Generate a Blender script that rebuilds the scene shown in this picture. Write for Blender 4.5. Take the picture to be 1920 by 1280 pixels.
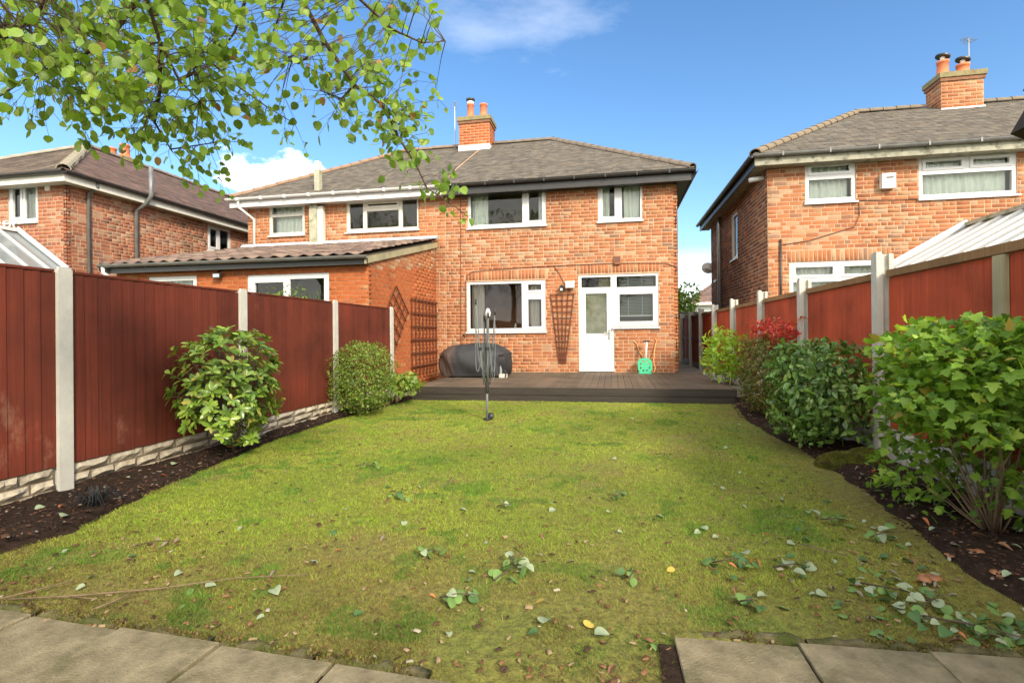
import bpy, math, random
import numpy as np
from mathutils import Matrix, Vector
R=math.radians
scene=bpy.context.scene
for o in list(bpy.data.objects): bpy.data.objects.remove(o)
# ------------------------------------------------------------------ camera, sky, sun, exposure
EYE=1.14
cd=bpy.data.cameras.new('camera'); cam=bpy.data.objects.new('camera',cd); scene.collection.objects.link(cam)
cd.sensor_width=36; cd.lens=986.77*36/1920; cd.shift_y=-12.4/1920; cd.clip_end=2000; cd.clip_start=0.05
cam.matrix_world=Matrix.Translation((0,0,EYE))@Matrix.Rotation(0.1895,4,'Z')@Matrix.Rotation(R(90),4,'X')@Matrix.Rotation(-0.0101,4,'Z')
scene.camera=cam
SUN_AZ=R(52); SUN_EL=R(31.0)          # azimuth from +X towards -Y
to_sun=Vector((math.cos(SUN_AZ)*math.cos(SUN_EL),-math.sin(SUN_AZ)*math.cos(SUN_EL),math.sin(SUN_EL)))
sd=bpy.data.lights.new('sun','SUN'); sun=bpy.data.objects.new('sun',sd); scene.collection.objects.link(sun)
sd.energy=2.7; sd.angle=R(9); sd.color=(1.0,0.89,0.72)
sun.rotation_euler=to_sun.to_track_quat('Z','Y').to_euler(); sun.location=(20,-15,20)
scene.view_settings.view_transform='Standard'; scene.view_settings.look='None'
scene.view_settings.exposure=1.15; scene.view_settings.gamma=1.0
SKY_STRENGTH=0.112
w=bpy.data.worlds.new('World'); scene.world=w; w.use_nodes=True
def build_world():
    nt=w.node_tree; N=nt.nodes; L=nt.links; N.clear()
    out=N.new('ShaderNodeOutputWorld'); bg=N.new('ShaderNodeBackground'); L.new(bg.outputs[0],out.inputs[0])
    bg.inputs[1].default_value=SKY_STRENGTH
    sky=N.new('ShaderNodeTexSky'); sky.sky_type='NISHITA'; sky.sun_disc=False
    sky.sun_elevation=R(30); sky.sun_rotation=R(90)+SUN_AZ; sky.air_density=1.0; sky.dust_density=0.3; sky.ozone_density=2.5
    tc=N.new('ShaderNodeTexCoord')
    sep=N.new('ShaderNodeSeparateXYZ'); L.new(tc.outputs['Generated'],sep.inputs[0])
    def math_(op,a,b=None,clamp=False):
        n=N.new('ShaderNodeMath'); n.operation=op; n.use_clamp=clamp
        for i,x in enumerate((a,b)):
            if x is None: continue
            if isinstance(x,(int,float)): n.inputs[i].default_value=x
            else: L.new(x,n.inputs[i])
        return n.outputs[0]
    def noise(scale,detail,rough,sx=1,sy=1,sz=1,off=(0,0,0)):
        mp=N.new('ShaderNodeMapping'); mp.inputs['Scale'].default_value=(sx,sy,sz); mp.inputs['Location'].default_value=off
        L.new(tc.outputs['Generated'],mp.inputs[0]); n=N.new('ShaderNodeTexNoise')
        n.inputs['Scale'].default_value=scale; n.inputs['Detail'].default_value=detail; n.inputs['Roughness'].default_value=rough
        L.new(mp.outputs[0],n.inputs['Vector']); return n.outputs['Fac']
    puff=noise(14,7,.6,1,1,1.6); wisp=noise(7,6,.62,1,1,3.0,(.3,.1,0)); broad=noise(3.2,4,.55,1,1,4,(2,1,3))
    # clouds: (direction, radius, flatten) scattered round the whole sky
    def blob(c,rad,flat,tex,gain):
        s=N.new('ShaderNodeVectorMath'); s.operation='SUBTRACT'; L.new(tc.outputs['Generated'],s.inputs[0]); s.inputs[1].default_value=c
        m=N.new('ShaderNodeVectorMath'); m.operation='MULTIPLY'; L.new(s.outputs[0],m.inputs[0]); m.inputs[1].default_value=(1,1,flat)
        ln=N.new('ShaderNodeVectorMath'); ln.operation='LENGTH'; L.new(m.outputs[0],ln.inputs[0])
        d=math_('SUBTRACT',1.0,math_('DIVIDE',ln.outputs['Value'],rad))
        return math_('MULTIPLY',math_('ADD',d,math_('MULTIPLY',math_('SUBTRACT',tex,.5),2.6)),gain,True)
    cl=None
    spots=[((-.545,.795,.262),.105,2.4,puff,1.5),((-.12,.84,.525),.13,1.8,wisp,.10),((-.22,.83,.50),.10,2.0,wisp,.08)]
    for sp in spots:
        b=blob(*sp); cl=b if cl is None else math_('MAXIMUM',cl,b)
    # broken cloud bank over the half of the sky behind the viewer (the windows mirror it), added bright for fill light
    bank=math_('MULTIPLY',math_('ADD',math_('MULTIPLY',math_('SUBTRACT',noise(2.4,6,.6,1,1,1.4,(5,2,1)),.5),2.2),math_('SUBTRACT',math_('MULTIPLY',sep.outputs['Y'],-1.7),-.15)),1.4,True)
    cl=math_('MAXIMUM',cl,bank)
    # thin white veil towards the horizon
    veil=math_('MULTIPLY',math_('SUBTRACT',.155,sep.outputs['Z']),7.0,True)
    veil=math_('MULTIPLY',veil,math_('ADD',.35,math_('MULTIPLY',broad,1.1)),True)
    cl=math_('MAXIMUM',cl,veil)
    hsv=N.new('ShaderNodeHueSaturation'); hsv.inputs['Saturation'].default_value=1.17; L.new(sky.outputs[0],hsv.inputs['Color'])
    mix=N.new('ShaderNodeMixRGB'); L.new(cl,mix.inputs[0]); L.new(hsv.outputs[0],mix.inputs[1]); mix.inputs[2].default_value=(14.0,13.6,12.9,1)
    L.new(mix.outputs[0],bg.inputs[0])
build_world()
scene.render.engine='CYCLES'
try:
    scene.cycles.max_bounces=7; scene.cycles.transparent_max_bounces=16; scene.cycles.use_denoising=True
except Exception: pass

# ------------------------------------------------------------------ helpers
C=scene.collection; WM={}
def lin(r,g,b): return (r,g,b)
def link(o,parent=None,world=Matrix.Identity(4)):
    C.objects.link(o); WM[o.name]=world.copy()
    if parent is not None:
        o.parent=parent; o.matrix_parent_inverse=WM[parent.name].inverted()
    o.matrix_basis=world
    return o
def tag(o,label=None,cat=None,group=None,kind=None):
    for k,v in (('label',label),('category',cat),('group',group),('kind',kind)):
        if v: o[k]=v
    return o
def thing(name,label,cat,loc=(0,0,0),group=None):
    o=bpy.data.objects.new(name,None); o.empty_display_size=.1; link(o,None,Matrix.Translation(loc)); return tag(o,label,cat,group)
def fastmesh(name,verts,faces,cols=None,smooth=False,uv=None):
    verts=np.asarray(verts,np.float32).reshape(-1,3); faces=np.asarray(faces,np.int32); k=faces.shape[1]; m=len(faces)
    me=bpy.data.meshes.new(name); me.vertices.add(len(verts)); me.vertices.foreach_set('co',verts.ravel())
    me.loops.add(m*k); me.loops.foreach_set('vertex_index',faces.ravel()); me.polygons.add(m)
    me.polygons.foreach_set('loop_start',np.arange(0,m*k,k,dtype=np.int32))
    if smooth: me.polygons.foreach_set('use_smooth',np.ones(m,bool))
    if cols is not None: setcol(me,cols)
    me.update(calc_edges=True); me.validate(); return me
def setcol(me,cols):
    cols=np.asarray(cols,np.float32)
    if cols.ndim==1: cols=np.tile(cols,(len(me.vertices),1))
    if cols.shape[1]==3: cols=np.concatenate([cols,np.ones((len(cols),1),np.float32)],1)
    a=me.color_attributes.new('Col','FLOAT_COLOR','POINT'); a.data.foreach_set('color',cols.ravel())
def obj(name,me,mat,parent=None,world=Matrix.Identity(4)):
    if mat is not None and len(me.materials)==0: me.materials.append(mat)
    return link(bpy.data.objects.new(name,me),parent,world)
class MB:
    def __init__(s): s.v=[]; s.f=[]; s.c=[]
    def add(s,vs,fs,col=(1,1,1)):
        b=len(s.v); s.v+= [tuple(x) for x in vs]; s.f+=[tuple(b+i for i in f) for f in fs]; s.c+=[col]*len(vs); return s
    def box(s,x0,x1,y0,y1,z0,z1,col=(1,1,1),M=None):
        vs=[Vector(p) for p in ((x0,y0,z0),(x1,y0,z0),(x1,y1,z0),(x0,y1,z0),(x0,y0,z1),(x1,y0,z1),(x1,y1,z1),(x0,y1,z1))]
        if M is not None: vs=[M@p for p in vs]
        return s.add(vs,[(0,3,2,1),(4,5,6,7),(0,1,5,4),(1,2,6,5),(2,3,7,6),(3,0,4,7)],col)
    def bar(s,a,b,w,h,col=(1,1,1),up=(0,0,1)):
        a=Vector(a); b=Vector(b); d=(b-a); L=d.length; d.normalize(); u=Vector(up)
        x=d.cross(u); 
        if x.length<1e-4: x=d.cross(Vector((1,0,0)))
        x.normalize(); z=x.cross(d)
        M=Matrix((x,d,z)).transposed().to_4x4(); M.translation=a
        return s.box(-w/2,w/2,0,L,-h/2,h/2,col,M)
    def tube(s,path,rad,n=8,col=(1,1,1),cap=True):
        path=[Vector(p) for p in path]; rads=rad if isinstance(rad,(list,tuple)) else [rad]*len(path)
        b=len(s.v); prev=None
        for i,p in enumerate(path):
            d=(path[min(i+1,len(path)-1)]-path[max(i-1,0)])
            if d.length<1e-9: d=Vector((0,0,1))
            d.normalize()
            x=prev-d*prev.dot(d) if prev is not None else d.cross(Vector((0.13,0.31,1)) if abs(d.z)<.9 else Vector((1,.1,0)))
            if x.length<1e-6: x=d.orthogonal()
            x.normalize(); prev=x; y=d.cross(x)
            for k in range(n):
                a=2*math.pi*k/n; s.v.append(tuple(p+(x*math.cos(a)+y*math.sin(a))*rads[i])); s.c.append(col)
        for i in range(len(path)-1):
            for k in range(n):
                k2=(k+1)%n; s.f.append((b+i*n+k,b+i*n+k2,b+(i+1)*n+k2,b+(i+1)*n+k))
        if cap and n>2:
            s.f.append(tuple(b+k for k in reversed(range(n)))); e=b+(len(path)-1)*n; s.f.append(tuple(e+k for k in range(n)))
        return s
    def lathe(s,prof,center=(0,0,0),n=16,col=(1,1,1)):
        b=len(s.v); c=Vector(center)
        for r,z in prof:
            for k in range(n):
                a=2*math.pi*k/n; s.v.append((c.x+r*math.cos(a),c.y+r*math.sin(a),c.z+z)); s.c.append(col)
        for i in range(len(prof)-1):
            for k in range(n):
                k2=(k+1)%n; s.f.append((b+i*n+k,b+i*n+k2,b+(i+1)*n+k2,b+(i+1)*n+k))
        s.f.append(tuple(b+k for k in reversed(range(n)))); e=b+(len(prof)-1)*n; s.f.append(tuple(e+k for k in range(n)))
        return s
    def slab(s,x0,x1,z0,z1,holes,y0,y1,col=(1,1,1),back=True):
        xs=sorted({x0,x1,*[min(max(v,x0),x1) for h in holes for v in h[:2]]}); zs=sorted({z0,z1,*[min(max(v,z0),z1) for h in holes for v in h[2:4]]})
        def solid(i,j):
            if i<0 or j<0 or i>=len(xs)-1 or j>=len(zs)-1: return False
            cx=(xs[i]+xs[i+1])/2; cz=(zs[j]+zs[j+1])/2
            return not any(h[0]<cx<h[1] and h[2]<cz<h[3] for h in holes)
        for i in range(len(xs)-1):
            for j in range(len(zs)-1):
                if not solid(i,j): continue
                a,b,c,d=xs[i],xs[i+1],zs[j],zs[j+1]
                s.add([(a,y0,c),(b,y0,c),(b,y0,d),(a,y0,d)],[(0,1,2,3)],col)
                if back: s.add([(a,y1,c),(b,y1,c),(b,y1,d),(a,y1,d)],[(3,2,1,0)],col)
                for (di,dj,q) in ((-1,0,[(a,y0,d),(a,y1,d),(a,y1,c),(a,y0,c)]),(1,0,[(b,y0,c),(b,y1,c),(b,y1,d),(b,y0,d)]),(0,-1,[(a,y0,c),(a,y1,c),(b,y1,c),(b,y0,c)]),(0,1,[(b,y0,d),(b,y1,d),(a,y1,d),(a,y0,d)])):
                    if not solid(i+di,j+dj): s.add(q,[(0,1,2,3)],col)
        return s
    def prism(s,pts,a,b,col=(1,1,1)):
        """polygon pts (list of Vector in 3D) extruded by vector b-a (a offset added)"""
        a=Vector(a); b=Vector(b); n=len(pts); vs=[Vector(p)+a for p in pts]+[Vector(p)+b for p in pts]
        fs=[tuple(range(n)),tuple(reversed(range(n,2*n)))]+[(i,i+n,(i+1)%n+n,(i+1)%n) for i in range(n)]
        return s.add(vs,fs,col)
    def mesh(s,name,smooth=False,xf=None):
        me=bpy.data.meshes.new(name); vs=s.v if xf is None else [tuple(xf@Vector(p)) for p in s.v]
        me.from_pydata(vs,[],s.f); setcol(me,s.c)
        if smooth: me.polygons.foreach_set('use_smooth',np.ones(len(me.polygons),bool))
        me.update(); return me
    def build(s,name,mat,parent=None,smooth=False,M=None):
        return obj(name,s.mesh(name,smooth),mat,parent,M if M is not None else Matrix.Identity(4))
def wallM(x,y,z,deg): return Matrix.Translation((x,y,z))@Matrix.Rotation(R(deg),4,'Z')

# ------------------------------------------------------------------ materials
def newmat(name):
    m=bpy.data.materials.new(name); m.use_nodes=True; nt=m.node_tree; return m,nt,nt.nodes['Principled BSDF']
def noise_node(nt,scale,detail=4,rough=.55,vec=None,coord='Object',mscale=None):
    N=nt.nodes
    if vec is None:
        tc=N.new('ShaderNodeTexCoord'); vec=tc.outputs[coord]
    if mscale:
        mp=N.new('ShaderNodeMapping'); mp.inputs['Scale'].default_value=mscale; nt.links.new(vec,mp.inputs[0]); vec=mp.outputs[0]
    n=N.new('ShaderNodeTexNoise'); n.inputs['Scale'].default_value=scale; n.inputs['Detail'].default_value=detail; n.inputs['Roughness'].default_value=rough
    nt.links.new(vec,n.inputs['Vector']); return n.outputs['Fac']
def ramp(nt,fac,stops):
    r=nt.nodes.new('ShaderNodeValToRGB'); e=r.color_ramp.elements
    while len(e)<len(stops): e.new(.5)
    for i,(p,c) in enumerate(stops): e[i].position=p; e[i].color=(*c,1) if len(c)==3 else c
    nt.links.new(fac,r.inputs[0]); return r.outputs[0]
def mul(nt,a,b,fac=1.0,mode='MULTIPLY'):
    m=nt.nodes.new('ShaderNodeMixRGB'); m.blend_type=mode
    for i,x in ((0,fac),(1,a),(2,b)):
        if isinstance(x,(int,float)): m.inputs[i].default_value=x
        elif isinstance(x,tuple): m.inputs[i].default_value=(*x,1)
        else: nt.links.new(x,m.inputs[i])
    return m.outputs[0]
def bump(nt,b,h,strength,dist=.01):
    n=nt.nodes.new('ShaderNodeBump'); n.inputs['Strength'].default_value=strength; n.inputs['Distance'].default_value=dist
    nt.links.new(h,n.inputs['Height']); nt.links.new(n.outputs[0],b.inputs['Normal'])
def simple(name,col,rough=.6,spec=.4,var=.25,scale=8,bs=.15,bscale=60,attr=False,mscale=None,metal=0,dirt=None,coord='Object'):
    m,nt,b=newmat(name); b.inputs['Roughness'].default_value=rough; b.inputs['Specular IOR Level'].default_value=spec; b.inputs['Metallic'].default_value=metal
    n=noise_node(nt,scale,5,.6,mscale=mscale,coord=coord); v=ramp(nt,n,[(.25,(1-var,)*3),(.75,(1+var,)*3)])
    if attr:
        a=nt.nodes.new('ShaderNodeAttribute'); a.attribute_name='Col'; base=mul(nt,a.outputs['Color'],col)
    else: base=col
    c=mul(nt,base,v)
    if dirt:
        dn=noise_node(nt,dirt[1],5,.65,coord=coord); df=ramp(nt,dn,[(dirt[2],(0,0,0)),(dirt[2]+.18,(1,1,1))]); c=mul(nt,c,dirt[0],df,'MIX')
    nt.links.new(c,b.inputs['Base Color'])
    if bs: bump(nt,b,noise_node(nt,bscale,4,.6,mscale=mscale,coord=coord),bs)
    return m
MAT={}
def brickmat():
    m=simple('brick_face',(1,1,1),.88,.25,.2,9,.5,45,attr=True); nt=m.node_tree; b=nt.nodes['Principled BSDF']
    gi=nt.nodes.new('ShaderNodeNewGeometry'); src=b.inputs['Base Color'].links[0].from_socket
    st=ramp(nt,noise_node(nt,.7,5,.65,vec=gi.outputs['Position']),[(.3,(.70,.68,.68)),(.5,(1,1,1)),(.75,(1.1,1.08,1.06))])
    fs=ramp(nt,noise_node(nt,3.5,6,.7,vec=gi.outputs['Position'],mscale=(1,1,.5)),[(.66,(0,0,0)),(.82,(.5,.5,.5))])
    nt.links.new(mul(nt,mul(nt,src,st),(.40,.31,.23),fs,'MIX'),b.inputs['Base Color']); return m
MAT['brick']=brickmat()
MAT['mortar']=simple('mortar_pale',(.42,.275,.175),.95,.1,.2,5,.4,80)
MAT['mortar2']=simple('mortar_dark',(.33,.15,.07),.95,.1,.2,5,.4,80)
MAT['tile']=simple('roof_tile',(1,1,1),.9,.2,.25,6,.5,50,attr=True)
MAT['upvc']=simple('white_upvc',(.53,.53,.52),.32,.5,.03,4,0)
MAT['upvc_old']=simple('aged_white_paint',(.54,.52,.45),.5,.4,.08,5,0,dirt=((.42,.38,.28),3,.62))
MAT['black']=simple('black_paint',(.022,.021,.02),.42,.5,.3,5,.1,30)
MAT['greygut']=simple('weathered_gutter',(.12,.12,.115),.35,.6,.3,5,.1,30)
MAT['fasciagrey']=simple('weathered_fascia',(.27,.26,.20),.8,.3,.3,6,.3,40,dirt=((.10,.10,.07),8,.5))
MAT['lead']=simple('lead_flashing',(.40,.43,.47),.5,.5,.15,4,.2,20)
MAT['concrete']=simple('concrete_post',(.43,.415,.365),.9,.2,.14,6,.35,90,dirt=((.36,.35,.26),5,.62))
MAT['concrete2']=simple('concrete_mossy',(.33,.32,.24),.92,.2,.2,6,.35,70,dirt=((.16,.17,.08),5,.52))
MAT['stone']=simple('rock_facing',(1,1,1),.95,.15,.25,9,.9,26,attr=True,dirt=((.17,.12,.075),7,.56))
MAT['pot']=simple('terracotta',(.52,.16,.07),.75,.3,.2,8,.2,40)
MAT['metal']=simple('galvanised',(.34,.36,.36),.4,.5,.15,10,0,metal=.6)
MAT['alum']=simple('dull_aluminium',(.115,.125,.115),.6,.35,.15,10,0)
MAT['line']=simple('plastic_line',(.13,.15,.15),.6,.3,.1,10,0)
MAT['plastic_black']=simple('plastic_black',(.02,.02,.02),.5,.4,.1,10,0)
MAT['soil']=simple('soil',(.026,.016,.011),.95,.1,.5,18,1.0,55)
MAT['mulch']=simple('mulch_chip',(1,1,1),.9,.15,.2,30,0,attr=True)
MAT['bark']=simple('twig_bark',(.085,.06,.04),.85,.2,.35,20,.5,70)
MAT['stem']=simple('bush_stem',(.15,.105,.065),.8,.2,.3,20,.4,70)
MAT['curtain']=simple('curtain_cloth',(.80,.82,.74),.85,.2,.06,6,0)
MAT['curtain2']=simple('curtain_beige',(.55,.48,.42),.85,.2,.06,6,0)
MAT['blind']=simple('blind_slat',(.34,.38,.32),.5,.4,.05,6,0)
MAT['room']=simple('room_wall',(.26,.23,.14),.9,.1,.2,2,0)
MAT['room_brown']=simple('room_wood',(.30,.12,.05),.7,.3,.3,3,0)
MAT['cable']=simple('cable',(.12,.055,.04),.6,.3,.1,6,0)
MAT['trellis']=simple('trellis_wood',(.115,.036,.016),.75,.3,.3,12,.3,60)
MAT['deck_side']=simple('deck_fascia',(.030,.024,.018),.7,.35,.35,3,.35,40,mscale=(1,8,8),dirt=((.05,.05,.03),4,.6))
MAT['green_plastic']=simple('green_plastic',(.05,.40,.21),.4,.5,.08,6,0)
MAT['hose']=simple('orange_hose',(.62,.30,.10),.5,.4,.1,10,0)
MAT['cream_plastic']=simple('cream_plastic',(.66,.62,.56),.5,.4,.08,6,0)
MAT['fungus']=simple('toadstool',(.25,.11,.045),.55,.4,.4,25,.3,50)
MAT['moss']=simple('moss',(.075,.085,.012),.95,.1,.5,14,1.0,120,dirt=((.035,.03,.012),5,.5))
MAT['slab']=simple('paving_slab',(.21,.175,.105),.93,.2,.42,11,.7,130,dirt=((.11,.10,.05),4,.47))
MAT['edging']=simple('edging_stone',(.10,.085,.045),.95,.15,.45,14,1.0,60,dirt=((.045,.055,.012),9,.45))
MAT['ground']=simple('far_ground',(.10,.12,.04),.95,.1,.4,.8,.3,20)
MAT['path']=simple('concrete_path',(.20,.185,.15),.93,.2,.2,4,.3,60)
MAT['polycarb']=simple('polycarbonate',(.33,.34,.31),.3,.5,.06,3,0)
MAT['cons_glass']=simple('tinted_roof_glazing',(.17,.19,.19),.15,.6,.05,3,0)
MAT['render_white']=simple('white_render',(.75,.75,.74),.8,.2,.05,3,0)
def leafmat(name,rough=.45,trans=.4,col=(1,1,1)):
    m,nt,b=newmat(name); a=nt.nodes.new('ShaderNodeAttribute'); a.attribute_name='Col'
    n=noise_node(nt,14,3,.5); c=mul(nt,mul(nt,a.outputs['Color'],col),ramp(nt,n,[(.3,(.78,.78,.78)),(.7,(1.2,1.2,1.2))]))
    nt.links.new(c,b.inputs['Base Color']); b.inputs['Roughness'].default_value=rough; b.inputs['Specular IOR Level'].default_value=.4
    t=nt.nodes.new('ShaderNodeBsdfTranslucent'); nt.links.new(mul(nt,c,(1.35,1.3,.55)),t.inputs[0])
    mx=nt.nodes.new('ShaderNodeMixShader'); mx.inputs[0].default_value=trans
    nt.links.new(b.outputs[0],mx.inputs[1]); nt.links.new(t.outputs[0],mx.inputs[2])
    nt.links.new(mx.outputs[0],nt.nodes['Material Output'].inputs[0]); return m
MAT['leaf']=leafmat('leaf',.45,.5); MAT['leaf_gloss']=leafmat('leaf_glossy',.26,.25); MAT['grass']=leafmat('grass_blade',.65,.35); MAT['dryleaf']=leafmat('fallen_leaf',.7,.12)
def glassmat(name,tint=(.9,.95,.92),frost=0.0):
    m,nt,b=newmat(name); N=nt.nodes; N.remove(b)
    tr=N.new('ShaderNodeBsdfTransparent'); tr.inputs[0].default_value=(*tint,1)
    gl=N.new('ShaderNodeBsdfGlossy'); gl.inputs['Roughness'].default_value=.02
    fr=N.new('ShaderNodeFresnel'); fr.inputs[0].default_value=1.5
    mx=N.new('ShaderNodeMixShader'); nt.links.new(fr.outputs[0],mx.inputs[0])
    last=tr.outputs[0]
    if frost:
        df=N.new('ShaderNodeBsdfDiffuse'); n=noise_node(nt,5,3); c=ramp(nt,n,[(.3,(.10,.12,.07)),(.7,(.22,.22,.15))]); nt.links.new(c,df.inputs[0])
        m2=N.new('ShaderNodeMixShader'); m2.inputs[0].default_value=frost; nt.links.new(last,m2.inputs[1]); nt.links.new(df.outputs[0],m2.inputs[2]); last=m2.outputs[0]
    nt.links.new(last,mx.inputs[1]); nt.links.new(gl.outputs[0],mx.inputs[2]); nt.links.new(mx.outputs[0],N['Material Output'].inputs[0]); return m
MAT['glass']=glassmat('window_glass'); MAT['glass_frost']=glassmat('obscured_glass',(.55,.6,.45),.6); MAT['glass_pale']=glassmat('net_glass',(.85,.9,.9),.0)
def woodmat(name,col,col2,rough=.75,zs=1.2):
    """painted or stained timber: long streaks down the board, knots, worn and damp patches"""
    m,nt,b=newmat(name); N=nt.nodes; b.inputs['Roughness'].default_value=rough; b.inputs['Specular IOR Level'].default_value=.25
    gi=N.new('ShaderNodeNewGeometry'); a=N.new('ShaderNodeAttribute'); a.attribute_name='Col'
    oi=N.new('ShaderNodeObjectInfo')
    g=noise_node(nt,1,6,.65,vec=gi.outputs['Position'],mscale=(55,55,zs)); big=noise_node(nt,1.3,4,.6,vec=gi.outputs['Position'])
    c=mul(nt,col,col2,ramp(nt,g,[(.35,(0,0,0)),(.7,(1,1,1))]),'MIX')
    c=mul(nt,c,ramp(nt,big,[(.3,(.55,.55,.5)),(.5,(.95,.95,.9)),(.72,(1.3,1.15,1.05))]))
    c=mul(nt,c,ramp(nt,oi.outputs['Random'],[(0,(.88,.87,.86)),(1,(1.10,1.09,1.08))]))
    sc=noise_node(nt,2.2,6,.75,vec=gi.outputs['Position'],mscale=(1,1,.45)); c=mul(nt,c,(.36,.20,.13),ramp(nt,sc,[(.62,(0,0,0)),(.80,(.5,.5,.5))]),'MIX')
    nt.links.new(mul(nt,c,a.outputs['Color']),b.inputs['Base Color']); bump(nt,b,g,.35,.004); return m
MAT['fence_l']=woodmat('fence_red_brown',(.125,.026,.013),(.080,.017,.010))
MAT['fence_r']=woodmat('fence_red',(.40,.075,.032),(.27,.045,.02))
MAT['rail']=woodmat('bare_rail',(.26,.16,.075),(.17,.095,.045))
MAT['batten']=woodmat('grey_batten',(.36,.33,.22),(.27,.25,.16))
MAT['deck']=woodmat('deck_board',(.15,.115,.085),(.082,.063,.047),.7)
MAT['darkwood']=woodmat('dark_timber',(.035,.028,.018),(.022,.017,.012))
# lawn surface
def lawnmat():
    m,nt,b=newmat('lawn_turf'); gi=nt.nodes.new('ShaderNodeNewGeometry'); p=gi.outputs['Position']
    a=noise_node(nt,1.1,5,.6,vec=p); f=noise_node(nt,26,5,.7,vec=p)
    c=ramp(nt,a,[(.32,(.13,.16,.02)),(.52,(.18,.165,.032)),(.70,(.20,.145,.04))])
    c=mul(nt,c,ramp(nt,f,[(.3,(.45,.45,.4)),(.7,(1.3,1.3,1.2))])); nt.links.new(c,b.inputs['Base Color']); b.inputs['Roughness'].default_value=.95
    bump(nt,b,f,1.0,.02); return m
MAT['lawn']=lawnmat()
def fabricmat():
    m,nt,b=newmat('cover_fabric'); b.inputs['Roughness'].default_value=.68; b.inputs['Specular IOR Level'].default_value=.45
    a=nt.nodes.new('ShaderNodeAttribute'); a.attribute_name='Col'; n=noise_node(nt,3,4); nt.links.new(mul(nt,a.outputs['Color'],ramp(nt,n,[(.3,(.75,.75,.75)),(.7,(1.25,1.25,1.25))])),b.inputs['Base Color'])
    bump(nt,b,noise_node(nt,5,5,.6),.35,.03); return m
MAT['fabric']=fabricmat()

# ------------------------------------------------------------------ bricks
rng=random.Random(11); nrg=np.random.default_rng(11)
CH=.0825; BL=.238; JT=.0135; PROUD=.0045
PAL={'main':[((0.311,0.118,0.050),34),((0.289,0.105,0.044),24),((0.253,0.092,0.041),13),((0.335,0.144,0.063),14),((0.326,0.188,0.104),7),((0.295,0.164,0.086),5),((0.218,0.105,0.059),3)],
 'mixed':[((0.317,0.132,0.059),28),((0.291,0.115,0.050),20),((0.260,0.101,0.050),10),((0.348,0.219,0.134),21),((0.317,0.185,0.104),14),((0.219,0.124,0.077),7)],
 'ext':[((0.320,0.087,0.028),50),((0.305,0.081,0.025),30),((0.337,0.098,0.032),14),((0.332,0.149,0.068),4),((0.261,0.091,0.038),2)],
 'far':[((0.299,0.112,0.059),32),((0.269,0.097,0.052),26),((0.320,0.190,0.121),18),((0.243,0.092,0.055),16),((0.207,0.102,0.069),8)],
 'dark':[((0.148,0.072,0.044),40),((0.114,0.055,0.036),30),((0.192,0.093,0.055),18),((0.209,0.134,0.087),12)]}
def pick(p):
    cols=PAL[p]; t=rng.uniform(0,sum(c[1] for c in cols))
    for i,(c,wt) in enumerate(cols):
        t-=wt
        if t<=0: return i
    return 0
BMESH={}
def unit_brick(pal,i,head):
    k=(pal,i,head)
    if k not in BMESH:
        wd=(BL/2 if head else BL)-JT; h=CH-JT; mb=MB(); c=PAL[pal][i][0]
        e=.003; mb.add([(0,0,0),(wd,0,0),(wd,0,h),(0,0,h),(e,-PROUD,e),(wd-e,-PROUD,e),(wd-e,-PROUD,h-e),(e,-PROUD,h-e)],[(4,5,6,7),(0,1,5,4),(1,2,6,5),(2,3,7,6),(3,0,4,7)],c)
        me=mb.mesh('brick'); me.materials.append(MAT['brick']); BMESH[k]=me
    return BMESH[k]
def bricks(M,W,H,holes=(),palf=lambda x,z:'main',z0=0.0,topf=None,bond='mix',soldiers=()):
    """list of (x0,x1,z0,z1,pal,idx,kind) in wall-local coordinates"""
    out=[]; n=int(math.ceil(H/CH))
    blocks=list(holes)+[(a,b,c,d) for a,b,c,d in soldiers]
    for k in range(n):
        za=z0+k*CH; zb=za+CH
        if zb>z0+H+.03: break
        x=-rng.choice([0,BL/4,BL/2,BL*.75]) if bond=='mix' else -(k%2)*BL/2
        headrow=bond=='mix' and k%4==3
        while x<W:
            head=headrow and rng.random()<.85 or (bond=='mix' and rng.random()<.22)
            l=BL/2 if head else BL; segs=[(x,x+l)]
            for h in blocks:
                if zb-.02>h[2] and za+.02<h[3]:
                    ns=[]
                    for a,b in segs:
                        if b<=h[0] or a>=h[1]: ns.append((a,b))
                        else:
                            if a<h[0]: ns.append((a,h[0]))
                            if b>h[1]: ns.append((h[1],b))
                    segs=ns
            for a,b in segs:
                a=max(a,0); b=min(b,W)
                if b-a<.04: continue
                if topf and topf((a+b)/2)<zb: continue
                p=palf((a+b)/2,za); out.append((a,b,za,zb,p,pick(p),'h' if head else 's'))
            x+=l
    for a,b,c,d in soldiers:
        x=a
        while x<b-.03:
            x2=min(x+CH,b); p=palf(x,c); out.append((x,x2,c,d,p,pick(p),'v')); x=x2
    return out
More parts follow.
